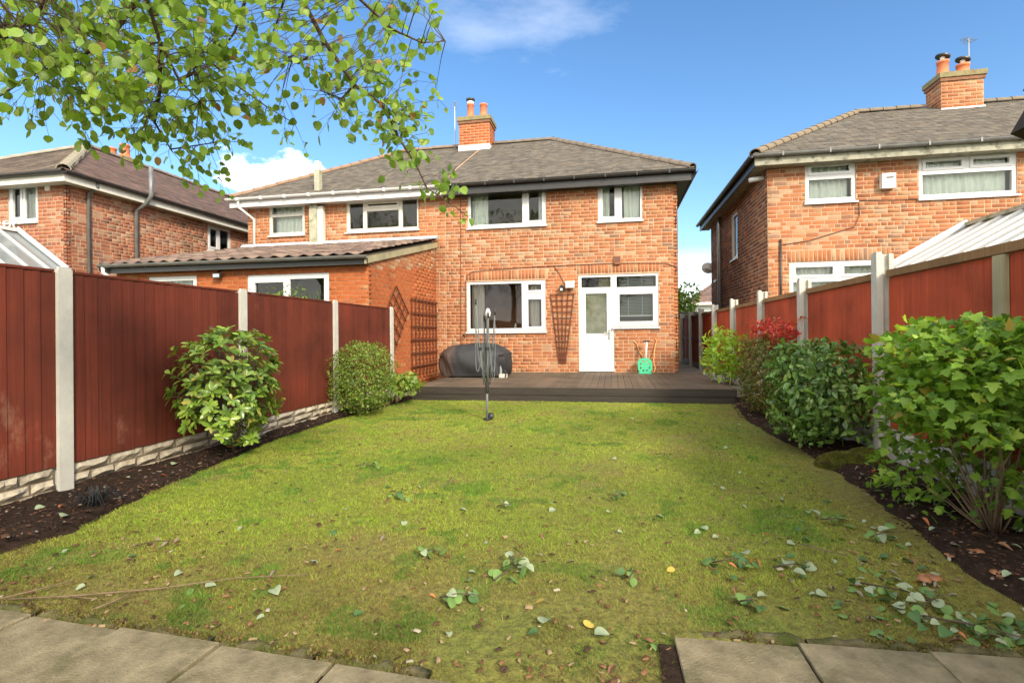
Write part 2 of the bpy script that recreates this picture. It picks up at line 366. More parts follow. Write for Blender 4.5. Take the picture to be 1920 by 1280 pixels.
def lay(blist,M,parent,nparts=0,near=None,name='brickwork'):
    full=[b for b in blist if (b[6]=='s' and abs(b[1]-b[0]-BL)<1e-6) or (b[6]=='h' and abs(b[1]-b[0]-BL/2)<1e-6)]
    chosen=set()
    if nparts:
        cp=near if near is not None else Vector((0,0,EYE))
        full.sort(key=lambda b:(M@Vector(((b[0]+b[1])/2,0,b[2]))-cp).length); chosen=set(id(b) for b in full[:nparts])
    vs=[];cs=[]
    for b in blist:
        x0,x1,z0,z1,p,i,kd=b; pr=rng.uniform(-.002,.0025); j=JT/2
        if id(b) in chosen:
            o=obj('brick',unit_brick(p,i,kd=='h'),None,parent,M@Matrix.Translation((x0+j,-pr,z0+j))); continue
        c=np.array(PAL[p][i][0])*rng.uniform(.90,1.10); e=.003; y=-PROUD-pr; a,bb,cz,d=x0+j,x1-j,z0+j,z1-j
        vs+= [(a,0,cz),(bb,0,cz),(bb,0,d),(a,0,d),(a+e,y,cz+e),(bb-e,y,cz+e),(bb-e,y,d-e),(a+e,y,d-e)]; cs+=[c]*8
    n=len(vs)//8
    if n:
        q=np.array([(4,5,6,7),(0,1,5,4),(1,2,6,5),(2,3,7,6),(3,0,4,7)]); fs=(q[None]+np.arange(n)[:,None,None]*8).reshape(-1,4)
        tag(obj(name,fastmesh(name,vs,fs,cs),MAT['brick'],parent,M),kind='stuff')
def brickwall(th,M,W,H,holes=(),palf=lambda x,z:'main',mortar='mortar',nparts=0,z0=0.0,bond='mix',soldiers=(),topf=None,reveal=.09):
    mb=MB()
    if topf is None: mb.slab(0,W,0,z0+H,[h for h in holes],0,reveal,back=False)
    else: mb.add([(0,0,0),(W,0,0),(W,0,topf(W)),(0,0,topf(0))],[(0,1,2,3)])
    wl=mb.build('wall',MAT[mortar],th,M=M)
    lay(bricks(M,W,H,holes,palf,z0,topf,bond,soldiers),M,wl,nparts); return wl
# ------------------------------------------------------------------ windows
def window(th,M,x0,x1,z0,z1,lights,mat='upvc',glass='glass',sill=.05,room='room',curtains=(),depth=1.5,y=.02,roombox=True,label=None):
    """lights: (x0,x1,z0,z1,opening) clear openings in wall-local coordinates"""
    fr=MB().slab(x0,x1,z0,z1,[l[:4] for l in lights],y,y+.07).build('window',MAT[mat],th,M=M)
    if label: fr['label']=label
    for l in lights:
        a,b,c,d,op=l; g=.0
        if op:
            f=.042; MB().slab(a-.012,b+.012,c-.012,d+.012,[(a+f,b-f,c+f,d-f)],y-.014,y+.045).build('casement',MAT[mat],fr,M=M); g=f-.004
        obj('pane',MB().add([(a+g,y+.035,c+g),(b-g,y+.035,c+g),(b-g,y+.035,d-g),(a+g,y+.035,d-g)],[(0,1,2,3)]).mesh('pane'),MAT[glass],fr,M)
    if sill: 
        mb=MB().prism([(0,-.055,z0-.045),(0,-.055,z0-.012),(0,y+.01,z0+.003),(0,y+.01,z0-.045)],(x0-sill*.6,0,0),(x1+sill*.6,0,0)); mb.build('sill',MAT[mat],fr,M=M)
    if roombox:
        e=.35; mb=MB(); a,b,c,d,y0,y1=x0-e,x1+e,z0-.5,z1+.12,.13,depth
        mb.add([(a,y0,c),(b,y0,c),(b,y1,c),(a,y1,c),(a,y0,d),(b,y0,d),(b,y1,d),(a,y1,d)],[(0,1,2,3),(7,6,5,4),(2,6,7,3),(1,5,6,2),(3,7,4,0)])
        mb.slab(a,b,c,d,[(x0,x1,z0,z1)],y0-.004,y0); mb.build('room_interior',MAT[room],fr,M=M)
    for (a,b,cm) in curtains:
        n=int((b-a)*60)+6; vs=[];fs=[]
        for i in range(n+1):
            t=i/n; yy=.20+.022*math.sin(t*(b-a)*2*math.pi*9+a)+.012*math.sin(t*31); vs+=[(a+(b-a)*t,yy,z0+.0),(a+(b-a)*t,yy*.98,z1-.02)]
        fs=[(2*i,2*i+2,2*i+3,2*i+1) for i in range(n)]
        MB().add(vs,fs).build('curtain',MAT[cm],fr,True,M)
    return fr
def half_round(mb,a,b,r,col=(1,1,1),n=8):
    """gutter along a->b (horizontal), open at the top"""
    a=Vector(a); b=Vector(b); d=(b-a).normalized(); sx=d.cross(Vector((0,0,1))).normalized()
    prof=[]
    for i in range(n+1):
        t=math.pi*i/n; prof.append(sx*math.cos(t)*r+Vector((0,0,-math.sin(t)*r)))
    for i in reversed(range(n+1)):
        t=math.pi*i/n; q=r*.86; prof.append(sx*math.cos(t)*q+Vector((0,0,-math.sin(t)*q)))
    mb.prism([p+a for p in prof],(0,0,0),b-a,col); return mb
# ------------------------------------------------------------------ tiled roofs
TILE={'grey':[(.150,.132,.112),(.135,.12,.103),(.17,.15,.127),(.12,.108,.095),(.165,.140,.112)],
 'brown':[(.15,.115,.09),(.12,.092,.073),(.18,.14,.11),(.11,.088,.073)],
 'rose':[(.195,.125,.105),(.17,.112,.095),(.215,.14,.118),(.145,.108,.098),(.18,.13,.112)]}
def slope_tiles(th,E0,ex,up,L,W,la,ra,pal,gauge=.105,tw=.17,name='roof_tiles'):
    """E0 eave start, ex along the eave, up unit vector up the slope; row bounds [la*s, W-ra*s]"""
    E0=Vector(E0); ex=Vector(ex).normalized(); up=Vector(up).normalized(); nrm=ex.cross(up).normalized()
    if nrm.z<0: nrm=-nrm
    vs=[];cs=[];k=0
    # bed under the tiles
    bed=[E0-nrm*.02,E0+ex*W-nrm*.02,E0+ex*(W-ra*L)+up*L-nrm*.02,E0+ex*(la*L)+up*L-nrm*.02]
    vs2=[];
    s=0.0
    while s<L-.03:
        lo=la*s; hi=W-ra*s; x=lo-(k%2)*tw/2-rng.uniform(0,.01)
        off=rng.uniform(-.004,.004)
        while x<hi:
            a=max(x+.002,lo); b=min(x+tw-.002,hi)
            if b-a>.02:
                s0=s-(.03 if k==0 else 0)+off+rng.uniform(-.004,.004); s1=min(s+gauge+.05,L); t=rng.uniform(.013,.022)
                c=np.array(rng.choice(TILE[pal]))*rng.uniform(.60,.82)
                for (xx,ss,hh) in ((a,s0,t),(b,s0,t),(b,s1,.004),(a,s1,.004),(a,s0,0),(b,s0,0)):
                    vs.append(E0+ex*xx+up*ss+nrm*hh); cs.append(c)
            x+=tw
        s+=gauge; k+=1
    n=len(vs)//6; q=np.array([(0,1,2,3),(4,5,1,0)]); fs=(q[None]+np.arange(n)[:,None,None]*6).reshape(-1,4)
    o=obj('roof',MB().add(bed,[(0,1,2,3)],TILE[pal][1]).mesh('roof'),MAT['tile'],th)
    tag(obj(name,fastmesh(name,[tuple(v) for v in vs],fs,cs),MAT['tile'],o),kind='stuff'); return o
RID={}
def ridge_tiles(parent,a,b,col,r=.115,step=.32,name='ridge_tile'):
    a=Vector(a); b=Vector(b); d=b-a; n=max(1,int(round(d.length/step))); st=d.length/n; d.normalize()
    x=d.cross(Vector((0,0,1))).normalized(); z=x.cross(d)
    key=(col,r,round(st,3),name)
    if key not in RID:
        mb=MB(); N_=7; pts=[]
        for i in range(N_): t=math.pi*(i/(N_-1)); pts.append((math.cos(t)*r,math.sin(t)*r*.8-.03))
        vs=[];fs=[]
        for yy,k in ((0,1.14),(st+.03,.94)):
            vs+=[(px*k,yy,pz*k) for px,pz in pts]+[(px*k*.86,yy,pz*k-.018) for px,pz in pts]
        m=2*N_
        for i in range(N_-1): fs+=[(i,i+1,m+i+1,m+i),(i,N_+i,N_+i+1,i+1)]
        fs+=[(0,m,m+N_,N_),(N_-1,2*N_-1,m+2*N_-1,m+N_-1)]
        mb.add(vs,fs,col); me=mb.mesh(name); me.materials.append(MAT['tile']); RID[key]=me
    for i in range(n):
        M=Matrix((x,d,z)).transposed().to_4x4(); M.translation=a+d*(i*st)+Vector((0,0,rng.uniform(-.006,.006)))
        obj(name,RID[key],None,parent,M)
def chimney(th,cx,cy,wx,wy,z0,z1,pal,pots,flash=None,colr=(.46,.15,.07)):
    mb=MB().box(cx-wx/2,cx+wx/2,cy-wy/2,cy+wy/2,z0-.6,z1); ch=mb.build('chimney',MAT['mortar'],th)
    for M,W in ((wallM(cx-wx/2,cy-wy/2,z0-.5,0),wx),(wallM(cx+wx/2,cy-wy/2,z0-.5,90),wy),(wallM(cx-wx/2,cy+wy/2,z0-.5,-90),wy)):
        lay(bricks(M,W,z1-z0+.5-.16,(),lambda x,z:pal,bond='st'),M,ch)
    c2=MB().box(cx-wx/2-.03,cx+wx/2+.03,cy-wy/2-.03,cy+wy/2+.03,z1-.17,z1-.09,(.20,.10,.06)).box(cx-wx/2-.055,cx+wx/2+.055,cy-wy/2-.055,cy+wy/2+.055,z1-.088,z1+.03,(.20,.17,.09))
    c2.prism([Vector((cx-wx/2-.02,cy-wy/2-.02,z1+.03)),Vector((cx+wx/2+.02,cy-wy/2-.02,z1+.03)),Vector((cx+wx/2-.08,cy-wy/2+.1,z1+.09)),Vector((cx-wx/2+.08,cy-wy/2+.1,z1+.09))],(0,0,0),(0,wy-.1,0),(.24,.2,.1))
    c2.build('corbel',MAT['stone'],ch)
    for (px,h,r,kind) in pots:
        p=MB().lathe([(r*1.08,0),(r*1.08,.05),(r*.95,.07),(r*.84,h-.06),(r*.98,h-.05),(r*.98,h),(r*.7,h)],(px,cy,z1+.06),14).build('chimney_pot',MAT['pot'],ch,True)
        if kind=='cowl':
            MB().lathe([(r*.9,h),(r*.9,h+.07)],(px,cy,z1+.06),14).build('cowl_collar',MAT['cream_plastic'],ch)
            MB().lathe([(r*.75,h+.07),(r*1.15,h+.10),(r*1.2,h+.15),(r*.5,h+.18)],(px,cy,z1+.06),14).build('cowl',MAT['black'],ch,True)
        if kind=='disc':
            M=Matrix.Translation((px,cy,z1+.06+h+.10))@Matrix.Rotation(R(14),4,'Y')
            MB().lathe([(.15,0),(.15,.03)],(0,0,0),14).build('cowl',MAT['black'],ch,M=M)
            MB().tube([(px,cy,z1+.06+h-.02),(px,cy,z1+.06+h+.1)],.05,8).build('cowl_collar',MAT['cream_plastic'],ch)
    if flash: MB().box(cx-wx/2-.02,cx+wx/2+.02,cy-wy/2-.03,cy+wy/2+.03,flash[0],flash[1]).build('flashing',MAT['upvc'],ch)
    return ch
def aerial(label,x,y,z0,z1,ln=.6,ang=20):
    t=thing('tv_aerial',label,'aerial',(x,y,z0))
    MB().tube([(x,y,z0),(x,y,z1)],.014,6).build('mast',MAT['metal'],t)
    b=MB(); d=Vector((math.cos(R(ang)),math.sin(R(ang)),.12)); p=Vector((x,y,z1-.06)); b.tube([p-d*ln*.35,p+d*ln*.65],.009,6); b.build('boom',MAT['metal'],t)
    for i in range(7):
        q=p+d*ln*(i/6-.35); e=Vector((-d.y,d.x,0))*(.14-.01*i); MB().tube([q-e,q+e],.005,5).build('element',MAT['metal'],t)
# ------------------------------------------------------------------ ground, lawn, beds, paving
def struct(name,me,mat,parent=None):
    o=obj(name,me,mat,parent)
    if parent is None: o['kind']='structure'
    return o
struct('ground',MB().add([(-400,-300,-.06),(400,-300,-.06),(400,600,-.06),(-400,600,-.06)],[(0,1,2,3)]).mesh('ground'),MAT['ground'])
LBED=[(-3.25,1.5),(-3.25,2.26),(-3.15,2.54),(-3.40,3.57),(-3.66,5.08),(-3.72,6.49),(-3.60,8.31),(-3.55,8.9)]
RBED=[(1.88,8.9),(1.67,7.19),(1.73,6.29),(1.77,5.60),(1.76,4.45),(1.70,3.56),(1.62,3.1),(1.66,2.6),(1.70,1.9)]
def interp(poly,y):
    p=sorted(poly,key=lambda q:q[1])
    return float(np.interp(y,[q[1] for q in p],[q[0] for q in p]))
def vnoise(x,y,f,seed=0):
    """cheap smooth value noise in numpy"""
    r=np.random.default_rng(seed); T=r.random((64,64)); X=np.asarray(x)*f; Y=np.asarray(y)*f
    i=np.floor(X).astype(int); j=np.floor(Y).astype(int); fx=X-i; fy=Y-j; fx=fx*fx*(3-2*fx); fy=fy*fy*(3-2*fy)
    g=lambda a,b:T[a%64,b%64]
    return (g(i,j)*(1-fx)+g(i+1,j)*fx)*(1-fy)+(g(i,j+1)*(1-fx)+g(i+1,j+1)*fx)*fy
def front_y(x): return np.where(np.asarray(x)<.25,1.745-.06*(np.asarray(x)+2.5),2.035+.04*(np.asarray(x)-.26))
def sheet(name,xl,xr,ya,yb,nx,ny,zf,mat,parent=None):
    ys=np.linspace(ya,yb,ny); V=[]
    for y in ys:
        a=xl(y) if callable(xl) else xl; b=xr(y) if callable(xr) else xr
        for x in np.linspace(a,b,nx): V.append((x,y,0))
    V=np.array(V); V[:,2]=zf(V[:,0],V[:,1]); idx=np.arange(nx*ny).reshape(ny,nx)
    F=np.stack([idx[:-1,:-1],idx[:-1,1:],idx[1:,1:],idx[1:,:-1]],-1).reshape(-1,4)
    return struct(name,fastmesh(name,V,F,None,True),mat,parent)
lz=lambda x,y:.012*(vnoise(x+20,y+20,1.3,3)-.5)+.008*(vnoise(x+20,y+20,6,4)-.5)
sheet('lawn',lambda y:interp(LBED,y)-.02,lambda y:interp(RBED,y)+.02,1.55,8.93,90,110,lz,MAT['lawn'])
bz=lambda x,y:.012+.05*vnoise(x+30,y+30,3.2,7)+.03*vnoise(x+30,y+30,11,8)
sheet('soil_bed',-3.95,lambda y:interp(LBED,y)+.03,1.0,9.0,14,150,lambda x,y:bz(x,y)-.075*np.clip(1-(np.interp(y,[p[1] for p in LBED],[p[0] for p in LBED])+.03-x)/.12,0,1),MAT['soil'])
sheet('soil_bed',lambda y:interp(RBED,y)-.03,2.32,1.6,9.4,16,140,lambda x,y:bz(x,y)-.075*np.clip(1-(x-np.interp(y,[p[1] for p in RBED[::-1]],[p[0] for p in RBED[::-1]])+.03)/.12,0,1),MAT['soil'])
pb=struct('path',MB().box(-6,.15,-3,1.60,-.05,.012).box(.151,6,-3,1.98,-.05,.012).mesh('path'),MAT['soil'])
def slabmesh(wd,ln):
    mb=MB(); e=.003; mb.add([(0,0,-.03),(wd,0,-.03),(wd,ln,-.03),(0,ln,-.03),(0,0,.017),(wd,0,.017),(wd,ln,.017),(0,ln,.017),(e,e,.02),(wd-e,e,.02),(wd-e,ln-e,.02),(e,ln-e,.02)],
     [(8,9,10,11),(4,5,9,8),(5,6,10,9),(6,7,11,10),(7,4,8,11),(0,1,5,4),(1,2,6,5),(2,3,7,6),(3,0,4,7)]); me=mb.mesh('paving_slab'); me.materials.append(MAT['slab']); return me
sm1=slabmesh(.45,.6); sm2=slabmesh(.425,.6)
for i in range(7):
    for j in range(4):
        M=Matrix.Translation((-3.29+i*.462,1.745-.60-j*.61-.06*(-.79+i*.462),.004+rng.uniform(-.004,.004)))@Matrix.Rotation(R(-3.4+rng.uniform(-.4,.4)),4,'Z')@Matrix.Rotation(R(rng.uniform(-.4,.4)),4,'X')
        obj('paving_slab',sm1,None,pb,M)
for i in range(7):
    for j in range(4):
        M=Matrix.Translation((.225+i*.432,2.02-.60-j*.61+.03*i,.004+rng.uniform(-.004,.004)))@Matrix.Rotation(R(1.5+rng.uniform(-.5,.5)),4,'Z')
        obj('paving_slab',sm2,None,pb,M)
# mossy edging stones along the path
EDG=[]
def edging(ax,ay,bx,by,n,label):
    t=thing('path_edging',label,'edging',((ax+bx)/2,(ay+by)/2,0))
    for i in range(n):
        a=Vector((ax+(bx-ax)*i/n,ay+(by-ay)*i/n,0)); b=Vector((ax+(bx-ax)*(i+.97)/n,ay+(by-ay)*(i+.97)/n,0)); d=(b-a).normalized(); s=Vector((-d.y,d.x,0))
        N_=8; vs=[];fs=[]
        for k in range(N_+1):
            p=a.lerp(b,k/N_); h=.022+rng.uniform(-.012,.008)
            if k in(0,N_): h-=.012
            w_=.022+rng.uniform(-.006,.006)
            for q,hh in ((-w_,-.03),(-w_,h*.7),(-w_*.5,h),(w_*.5,h*1.02),(w_,h*.6),(w_,-.03)): vs.append(p+s*q+Vector((0,0,hh)))
        for k in range(N_):
            for q in range(5): fs.append((k*6+q,k*6+q+1,k*6+6+q+1,k*6+6+q))
        fs+=[tuple(range(6)),tuple(N_*6+q for q in reversed(range(6)))]
        MB().add(vs,fs).build('edging_stone',MAT['edging'],t,True); EDG.append((t,a,b))
edging(-3.2,1.815,-.60,1.675,6,'mossy low edging stones between the lawn and the angled paving slabs')
edging(.32,2.085,1.42,2.125,3,'short mossy edging strip behind the grey paving slabs by the fallen leaves')
struct('side_path',MB().box(1.50,2.2,9.6,30,-.05,.20).mesh('side_path'),MAT['path'])

# ------------------------------------------------------------------ the pair of semi-detached houses
D=12.516; XR=1.47; XP=-4.05; XL=-9.57; ZW=4.74
def topframe(x0,x1,z0,z1,*cuts): pass
house=thing('brick_house','orange brick house with white back door, black gutter and decking','house',(-1.3,D,0))
hx=lambda X:X-XP
FM=wallM(XP,D,0,0)
W1=(hx(-3.475),hx(-1.545),3.77,4.69); W2=(hx(-.315),hx(.695),3.775,4.685); W3=(hx(-3.52),hx(-1.572),1.225,2.45)
DH=(hx(-.79),hx(1.038),1.30,2.532); DH2=(hx(-.79),hx(.03),.24,1.30)
def palmain(x,z): return 'mixed' if (2.75<z<3.75 and rng.random()<.75) or rng.random()<.12 else 'main'
brickwall(house,FM,XR-XP,ZW,[W1,W2,W3,DH,DH2],palmain,nparts=300,z0=0,soldiers=[(hx(-3.55),hx(-1.52),2.475,2.475+BL),(hx(-.83),hx(1.08),2.5575,2.5575+BL)])
sw=wallM(XR,D,0,90); brickwall(house,sw,6.6,ZW,(),lambda x,z:'main')
MB().box(XP,XR-.01,D+6.5,D+6.6,0,ZW).build('wall',MAT['mortar'],house)
l=hx
window(house,FM,*W1,[(l(-3.41),l(-2.12),3.84,4.63,False),(l(-2.0),l(-1.60),3.84,4.63,True)],curtains=[(l(-3.41),l(-3.0),'curtain'),(l(-1.75),l(-1.58),'curtain')],depth=1.2,label='wide upstairs window with pale curtains')
window(house,FM,*W2,[(l(-.25),l(.11),3.84,4.62,True),(l(.235),l(.65),3.83,4.63,False)],curtains=[(l(-.25),l(-.05),'curtain'),(l(.28),l(.64),'curtain')],depth=1.2)
w3=window(house,FM,*W3,[(l(-3.45),l(-2.155),1.30,2.385,False),(l(-2.04),l(-1.635),2.165,2.39,True),(l(-2.04),l(-1.635),1.295,2.03,True)],room='room_brown',curtains=[(l(-3.44),l(-3.12),'curtain2'),(l(-2.0),l(-1.75),'curtain2')],depth=1.6)
kw=window(house,FM,l(.03),DH[1],1.30,2.532,[(l(.095),l(.985),2.225,2.475,False),(l(.115),l(.955),1.385,2.10,True)],depth=1.2)
# venetian blind in the kitchen window
bs=MB().box(0,.80,-.012,.012,-.001,.001).mesh('blind_slat'); bs.materials.append(MAT['blind'])
for i in range(27):
    z=2.49-i*.034
    obj('blind_slat',bs,None,kw,FM@Matrix.Translation((l(.14),.17,z))@Matrix.Rotation(R(38),4,'X'))
MB().box(l(.14),l(.94),.16,.19,1.545,1.575).build('blind_rail',MAT['curtain'],kw,M=FM)
MB().tube([(l(.36),.155,2.48),(l(.36),.155,1.56)],.004,4).tube([(l(.68),.155,2.48),(l(.68),.155,1.56)],.004,4).build('blind_cord',MAT['curtain'],kw,M=FM)
# back door with frame and fanlight
DR=(hx(-.79),hx(.03),.30,2.532)
df=MB().slab(DR[0],DR[1]-.002,.30,2.532,[(l(-.73),l(-.03),.33,2.16),(l(-.72),l(-.04),2.235,2.475)],.02,.10).build('door',MAT['upvc'],house,M=FM); df['label']='white half-glazed back door'
MB().slab(l(-.725),l(-.035),.335,2.155,[(l(-.625),l(-.135),1.15,2.09)],.012,.075).slab(l(-.61),l(-.15),.42,1.0,[],.006,.02).build('door_leaf',MAT['upvc'],df,M=FM)
obj('pane',MB().add([(l(-.63),.045,1.145),(l(-.13),.045,1.145),(l(-.13),.045,2.095),(l(-.63),.045,2.095)],[(0,1,2,3)]).mesh('pane'),MAT['glass_frost'],df,FM)
obj('pane',MB().add([(l(-.72),.06,2.235),(l(-.04),.06,2.235),(l(-.04),.06,2.475),(l(-.72),.06,2.475)],[(0,1,2,3)]).mesh('pane'),MAT['glass'],df,FM)
MB().box(l(-.098),l(-.062),-.012,.012,1.02,1.24).tube([(l(-.08),-.012,1.17),(l(-.08),-.05,1.17),(l(-.20),-.055,1.172)],.011,6).build('handle',MAT['metal'],df,M=FM)
MB().box(l(-.79),l(.028),-.05,.06,.262,.298).build('threshold',MAT['cream_plastic'],df,M=FM)
MB().box(l(-.75),l(0),.13,1.2,.3,.31).slab(l(-.78),l(-.01),.3,2.5,[],1.2,1.22).build('hall_interior',MAT['room'],df,M=FM)
# eaves and roof
ZE=4.80; YE=D-.33; ZR=6.95; YR=15.70; RUN=YR-YE; XE=XR+.33
pit=math.atan2(ZR-ZE,RUN); up=Vector((0,math.cos(pit),math.sin(pit))); LS=RUN/math.cos(pit); k_=math.cos(pit)
MB().box(XP,XE-.02,YE+.03,YE+.055,ZE-.27,ZE-.035).box(XE-.055,XE-.03,YE+.03,D+6.9,ZE-.27,ZE-.035).build('fascia',MAT['black'],house)
MB().box(XP,XE-.06,YE+.06,D+.02,ZE-.255,ZE-.245).box(XR,XE-.058,D+.02,D+6.9,ZE-.255,ZE-.245).build('soffit',MAT['black'],house)
g=MB(); half_round(g,(XP+.02,YE-.03,ZE-.045),(XE+.03,YE-.03,ZE-.045),.062)
for i in range(8): g.box(XP+.4+i*.7,XP+.43+i*.7,YE-.096,YE+.03,ZE-.11,ZE-.03)
g.build('gutter',MAT['black'],house)
g=MB(); half_round(g,(XE+.035,YE,ZE-.045),(XE+.035,D+6.9,ZE-.045),.06); g.build('gutter',MAT['black'],house)
r1=slope_tiles(house,(XP,YE,ZE),(1,0,0),up,LS,XE-XP,0,k_,'grey')
slope_tiles(house,(XE,YE,ZE),(0,1,0),(-math.cos(pit),0,math.sin(pit)),LS,2*RUN,k_,k_,'grey')
MB().add([(XP,YR,ZR),(XE-RUN,YR,ZR),(XE,YE+2*RUN,ZE),(XP,YE+2*RUN,ZE)],[(0,1,2,3)],TILE['grey'][0]).build('roof',MAT['tile'],house)
ridge_tiles(r1,(XP+.55,YR,ZR+.03),(XE-RUN,YR,ZR+.03),(.15,.125,.10)); ridge_tiles(r1,(XE-.02,YE+.02,ZE+.03),(XE-RUN,YR,ZR+.03),(.155,.125,.098),name='hip_tile')
ridge_tiles(r1,(XE-.02,YE+2*RUN-.02,ZE+.03),(XE-RUN,YR,ZR+.03),(.155,.125,.098),name='hip_tile')
MB().tube([(XP+.05,YE+.05,ZE+.045),(XP+.06,YE+1.2,ZE+.755),(XP+.22,YE+2.9,ZE+1.80)],.012,6).build('mortar_line',MAT['mortar'],house)
chimney(house,-4.0,15.55,.93,.72,6.75,7.62,'ext',[(-4.20,.50,.115,'cowl'),(-3.79,.46,.125,'')],(6.52,6.80))
# cables and small fittings on the wall
cb=[[(-3.655,4.70),(-3.665,3.0),(-3.69,.30)],[(-3.56,1.22),(-3.55,2.45),(-3.50,2.62),(-3.36,2.70),(-1.86,2.765),(-1.36,2.77),(-1.22,2.55),(-1.08,2.26)],[(-1.36,2.772),(.07,2.785),(1.2,2.745),(1.46,2.64)]]
for p in cb: MB().tube([(x,D-.018,z) for x,z in p],.0075,5).build('cable',MAT['cable'],house)
t=thing('junction_box','small brown box on the brick wall above the back door','box',(.12,D,2.75))
MB().box(.055,.19,D-.075,D-.006,2.76,2.95).build('housing',MAT['room_brown'],t); MB().box(.065,.18,D-.082,D-.0755,2.79,2.93).build('cover',MAT['cable'],t)
t=thing('floodlight','white security floodlight on the wall beside the back door','lamp',(-.97,D,2.2))
MB().box(-1.08,-.88,D-.15,D-.05,2.23,2.34).prism([Vector((-1.09,D-.16,2.34)),Vector((-1.09,D-.03,2.34)),Vector((-1.09,D-.05,2.385)),Vector((-1.09,D-.13,2.385))],(0,0,0),(.22,0,0)).build('housing',MAT['cream_plastic'],t)
MB().box(-1.06,-.90,D-.157,D-.1505,2.245,2.325).build('lens',MAT['lead'],t); MB().tube([(-.98,D-.09,2.24),(-1.0,D-.07,2.17),(-1.02,D-.01,2.16)],.014,6).build('bracket',MAT['cable'],t)
t=thing('wall_lamp','small black lantern lamp over the fan trellis','lamp',(-1.18,D,2.1))
MB().box(-1.225,-1.135,D-.13,D-.04,2.155,2.26).prism([Vector((-1.24,D-.145,2.26)),Vector((-1.12,D-.145,2.26)),Vector((-1.18,D-.085,2.315))],(0,0,0),(0,.1,0)).build('lantern',MAT['black'],t)
MB().box(-1.205,-1.155,D-.137,D-.131,2.17,2.225).build('lens',MAT['upvc'],t); MB().box(-1.2,-1.16,D-.05,D-.004,2.19,2.24).build('bracket',MAT['black'],t)
t=thing('wall_hook','small metal ring hook on the wall above the covered table','hook',(-3.6,D,1.12))
MB().tube([(-3.61+.035*math.cos(a),D-.03,1.10+.045*math.sin(a)) for a in np.linspace(0,6.2,14)],.006,5).build('ring',MAT['black'],t); MB().box(-3.625,-3.595,D-.03,D-.006,1.13,1.17).build('plate',MAT['black'],t)
t=thing('wall_bracket','grey wire bracket on the right corner of the orange brick house','bracket',(1.5,D,2.5))
for z in (2.40,2.5,2.62): MB().tube([(1.475,D+.03,z),(1.66,D+.03,z-.01)],.008,5).build('bar',MAT['metal'],t)
MB().box(1.645,1.672,D+.015,D+.05,2.39,2.63).build('end_plate',MAT['metal'],t); MB().tube([(1.48,D+.03,2.40),(1.66,D+.03,2.62)],.006,5).build('brace',MAT['metal'],t)
for x in (-2.86,-2.34):
    t=thing('ornament','small white ornament on the sill inside the ground floor window','ornament',(x,D+.16,1.26),'ornaments on the window sill')
    MB().lathe([(.03,0),(.045,.03),(.035,.09),(.02,.11),(.03,.13),(.012,.16)],(x,D+.16,1.262),10).build('figure',MAT['upvc'],t,True); MB().lathe([(.04,0),(.04,.012)],(x,D+.16,1.25),10).build('foot',MAT['cream_plastic'],t)
aerial('thin tv aerial mast beside the chimney with the black cowl',-4.72,15.6,6.75,8.25,.42,290)

# left half of the pair
lh=thing('brick_house','adjoining brick half house with white gutter and concrete flue','house',(-6.8,D,0))
LM=wallM(XL,D,0,0); q=lambda X:X-XL
V1=(q(-8.93),q(-7.90),3.83,4.635); V2=(q(-6.71),q(-4.76),3.82,4.62)
brickwall(lh,LM,XP-XL,ZW,[V1,V2],lambda x,z:'main' if rng.random()<.8 else 'mixed',nparts=300)
sl=wallM(XL,D+6.6,0,-90); brickwall(lh,sl,6.6,ZW,(),lambda x,z:'main')
MB().box(XL+.01,XP,D+6.5,D+6.6,0,ZW).build('wall',MAT['mortar'],lh)
window(lh,LM,*V1,[(q(-8.86),q(-7.97),4.39,4.58,False),(q(-8.86),q(-7.97),3.90,4.32,False)],'upvc_old',curtains=[(q(-8.86),q(-7.97),'curtain')],depth=1.0)
window(lh,LM,*V2,[(q(-6.63),q(-6.26),3.90,4.55,False),(q(-6.16),q(-5.29),4.42,4.55,True),(q(-6.16),q(-5.29),3.90,4.33,False),(q(-5.19),q(-4.80),3.88,4.57,False)],'upvc_old',depth=1.0)
XEL=XL-.33
MB().box(XEL+.02,XP-.001,YE+.03,YE+.055,ZE-.25,ZE-.06).box(XEL+.03,XEL+.055,YE+.06,D+6.9,ZE-.25,ZE-.04).build('fascia',MAT['upvc'],lh)
MB().box(XEL+.06,XP-.001,YE+.06,D+.02,ZE-.235,ZE-.225).box(XEL+.06,XL,D+.02,D+6.9,ZE-.235,ZE-.225).build('soffit',MAT['upvc'],lh)
g=MB(); half_round(g,(XEL-.03,YE-.03,ZE-.03),(XP+.28,YE-.034,ZE-.035),.064)
for i in range(9): g.box(XEL+.3+i*.68,XEL+.36+i*.68,YE-.1,YE+.03,ZE-.1,ZE-.02)
g.build('gutter',MAT['upvc'],lh)
MB().tube([(XEL+.32,YE-.03,ZE-.08),(XEL+.32,YE-.03,ZE-.25),(XL+.22,D-.05,ZE-.52),(XL+.22,D-.05,3.45)],.034,10).build('downpipe',MAT['upvc'],lh,True)
r2=slope_tiles(lh,(XEL,YE,ZE),(1,0,0),up,LS,XP-XEL,k_,0,'grey')
slope_tiles(lh,(XEL,YE+2*RUN,ZE),(0,-1,0),(math.cos(pit),0,math.sin(pit)),LS,2*RUN,k_,k_,'grey')
MB().add([(XP,YR,ZR),(XEL+RUN,YR,ZR),(XEL,YE+2*RUN,ZE),(XP,YE+2*RUN,ZE)],[(0,1,2,3)],TILE['grey'][0]).build('roof',MAT['tile'],lh)
ridge_tiles(r2,(XEL+RUN,YR,ZR+.03),(XP-.45,YR,ZR+.03),(.20,.15,.11)); ridge_tiles(r2,(XEL+.02,YE+.02,ZE+.03),(XEL+RUN,YR,ZR+.03),(.23,.15,.10),name='hip_tile')
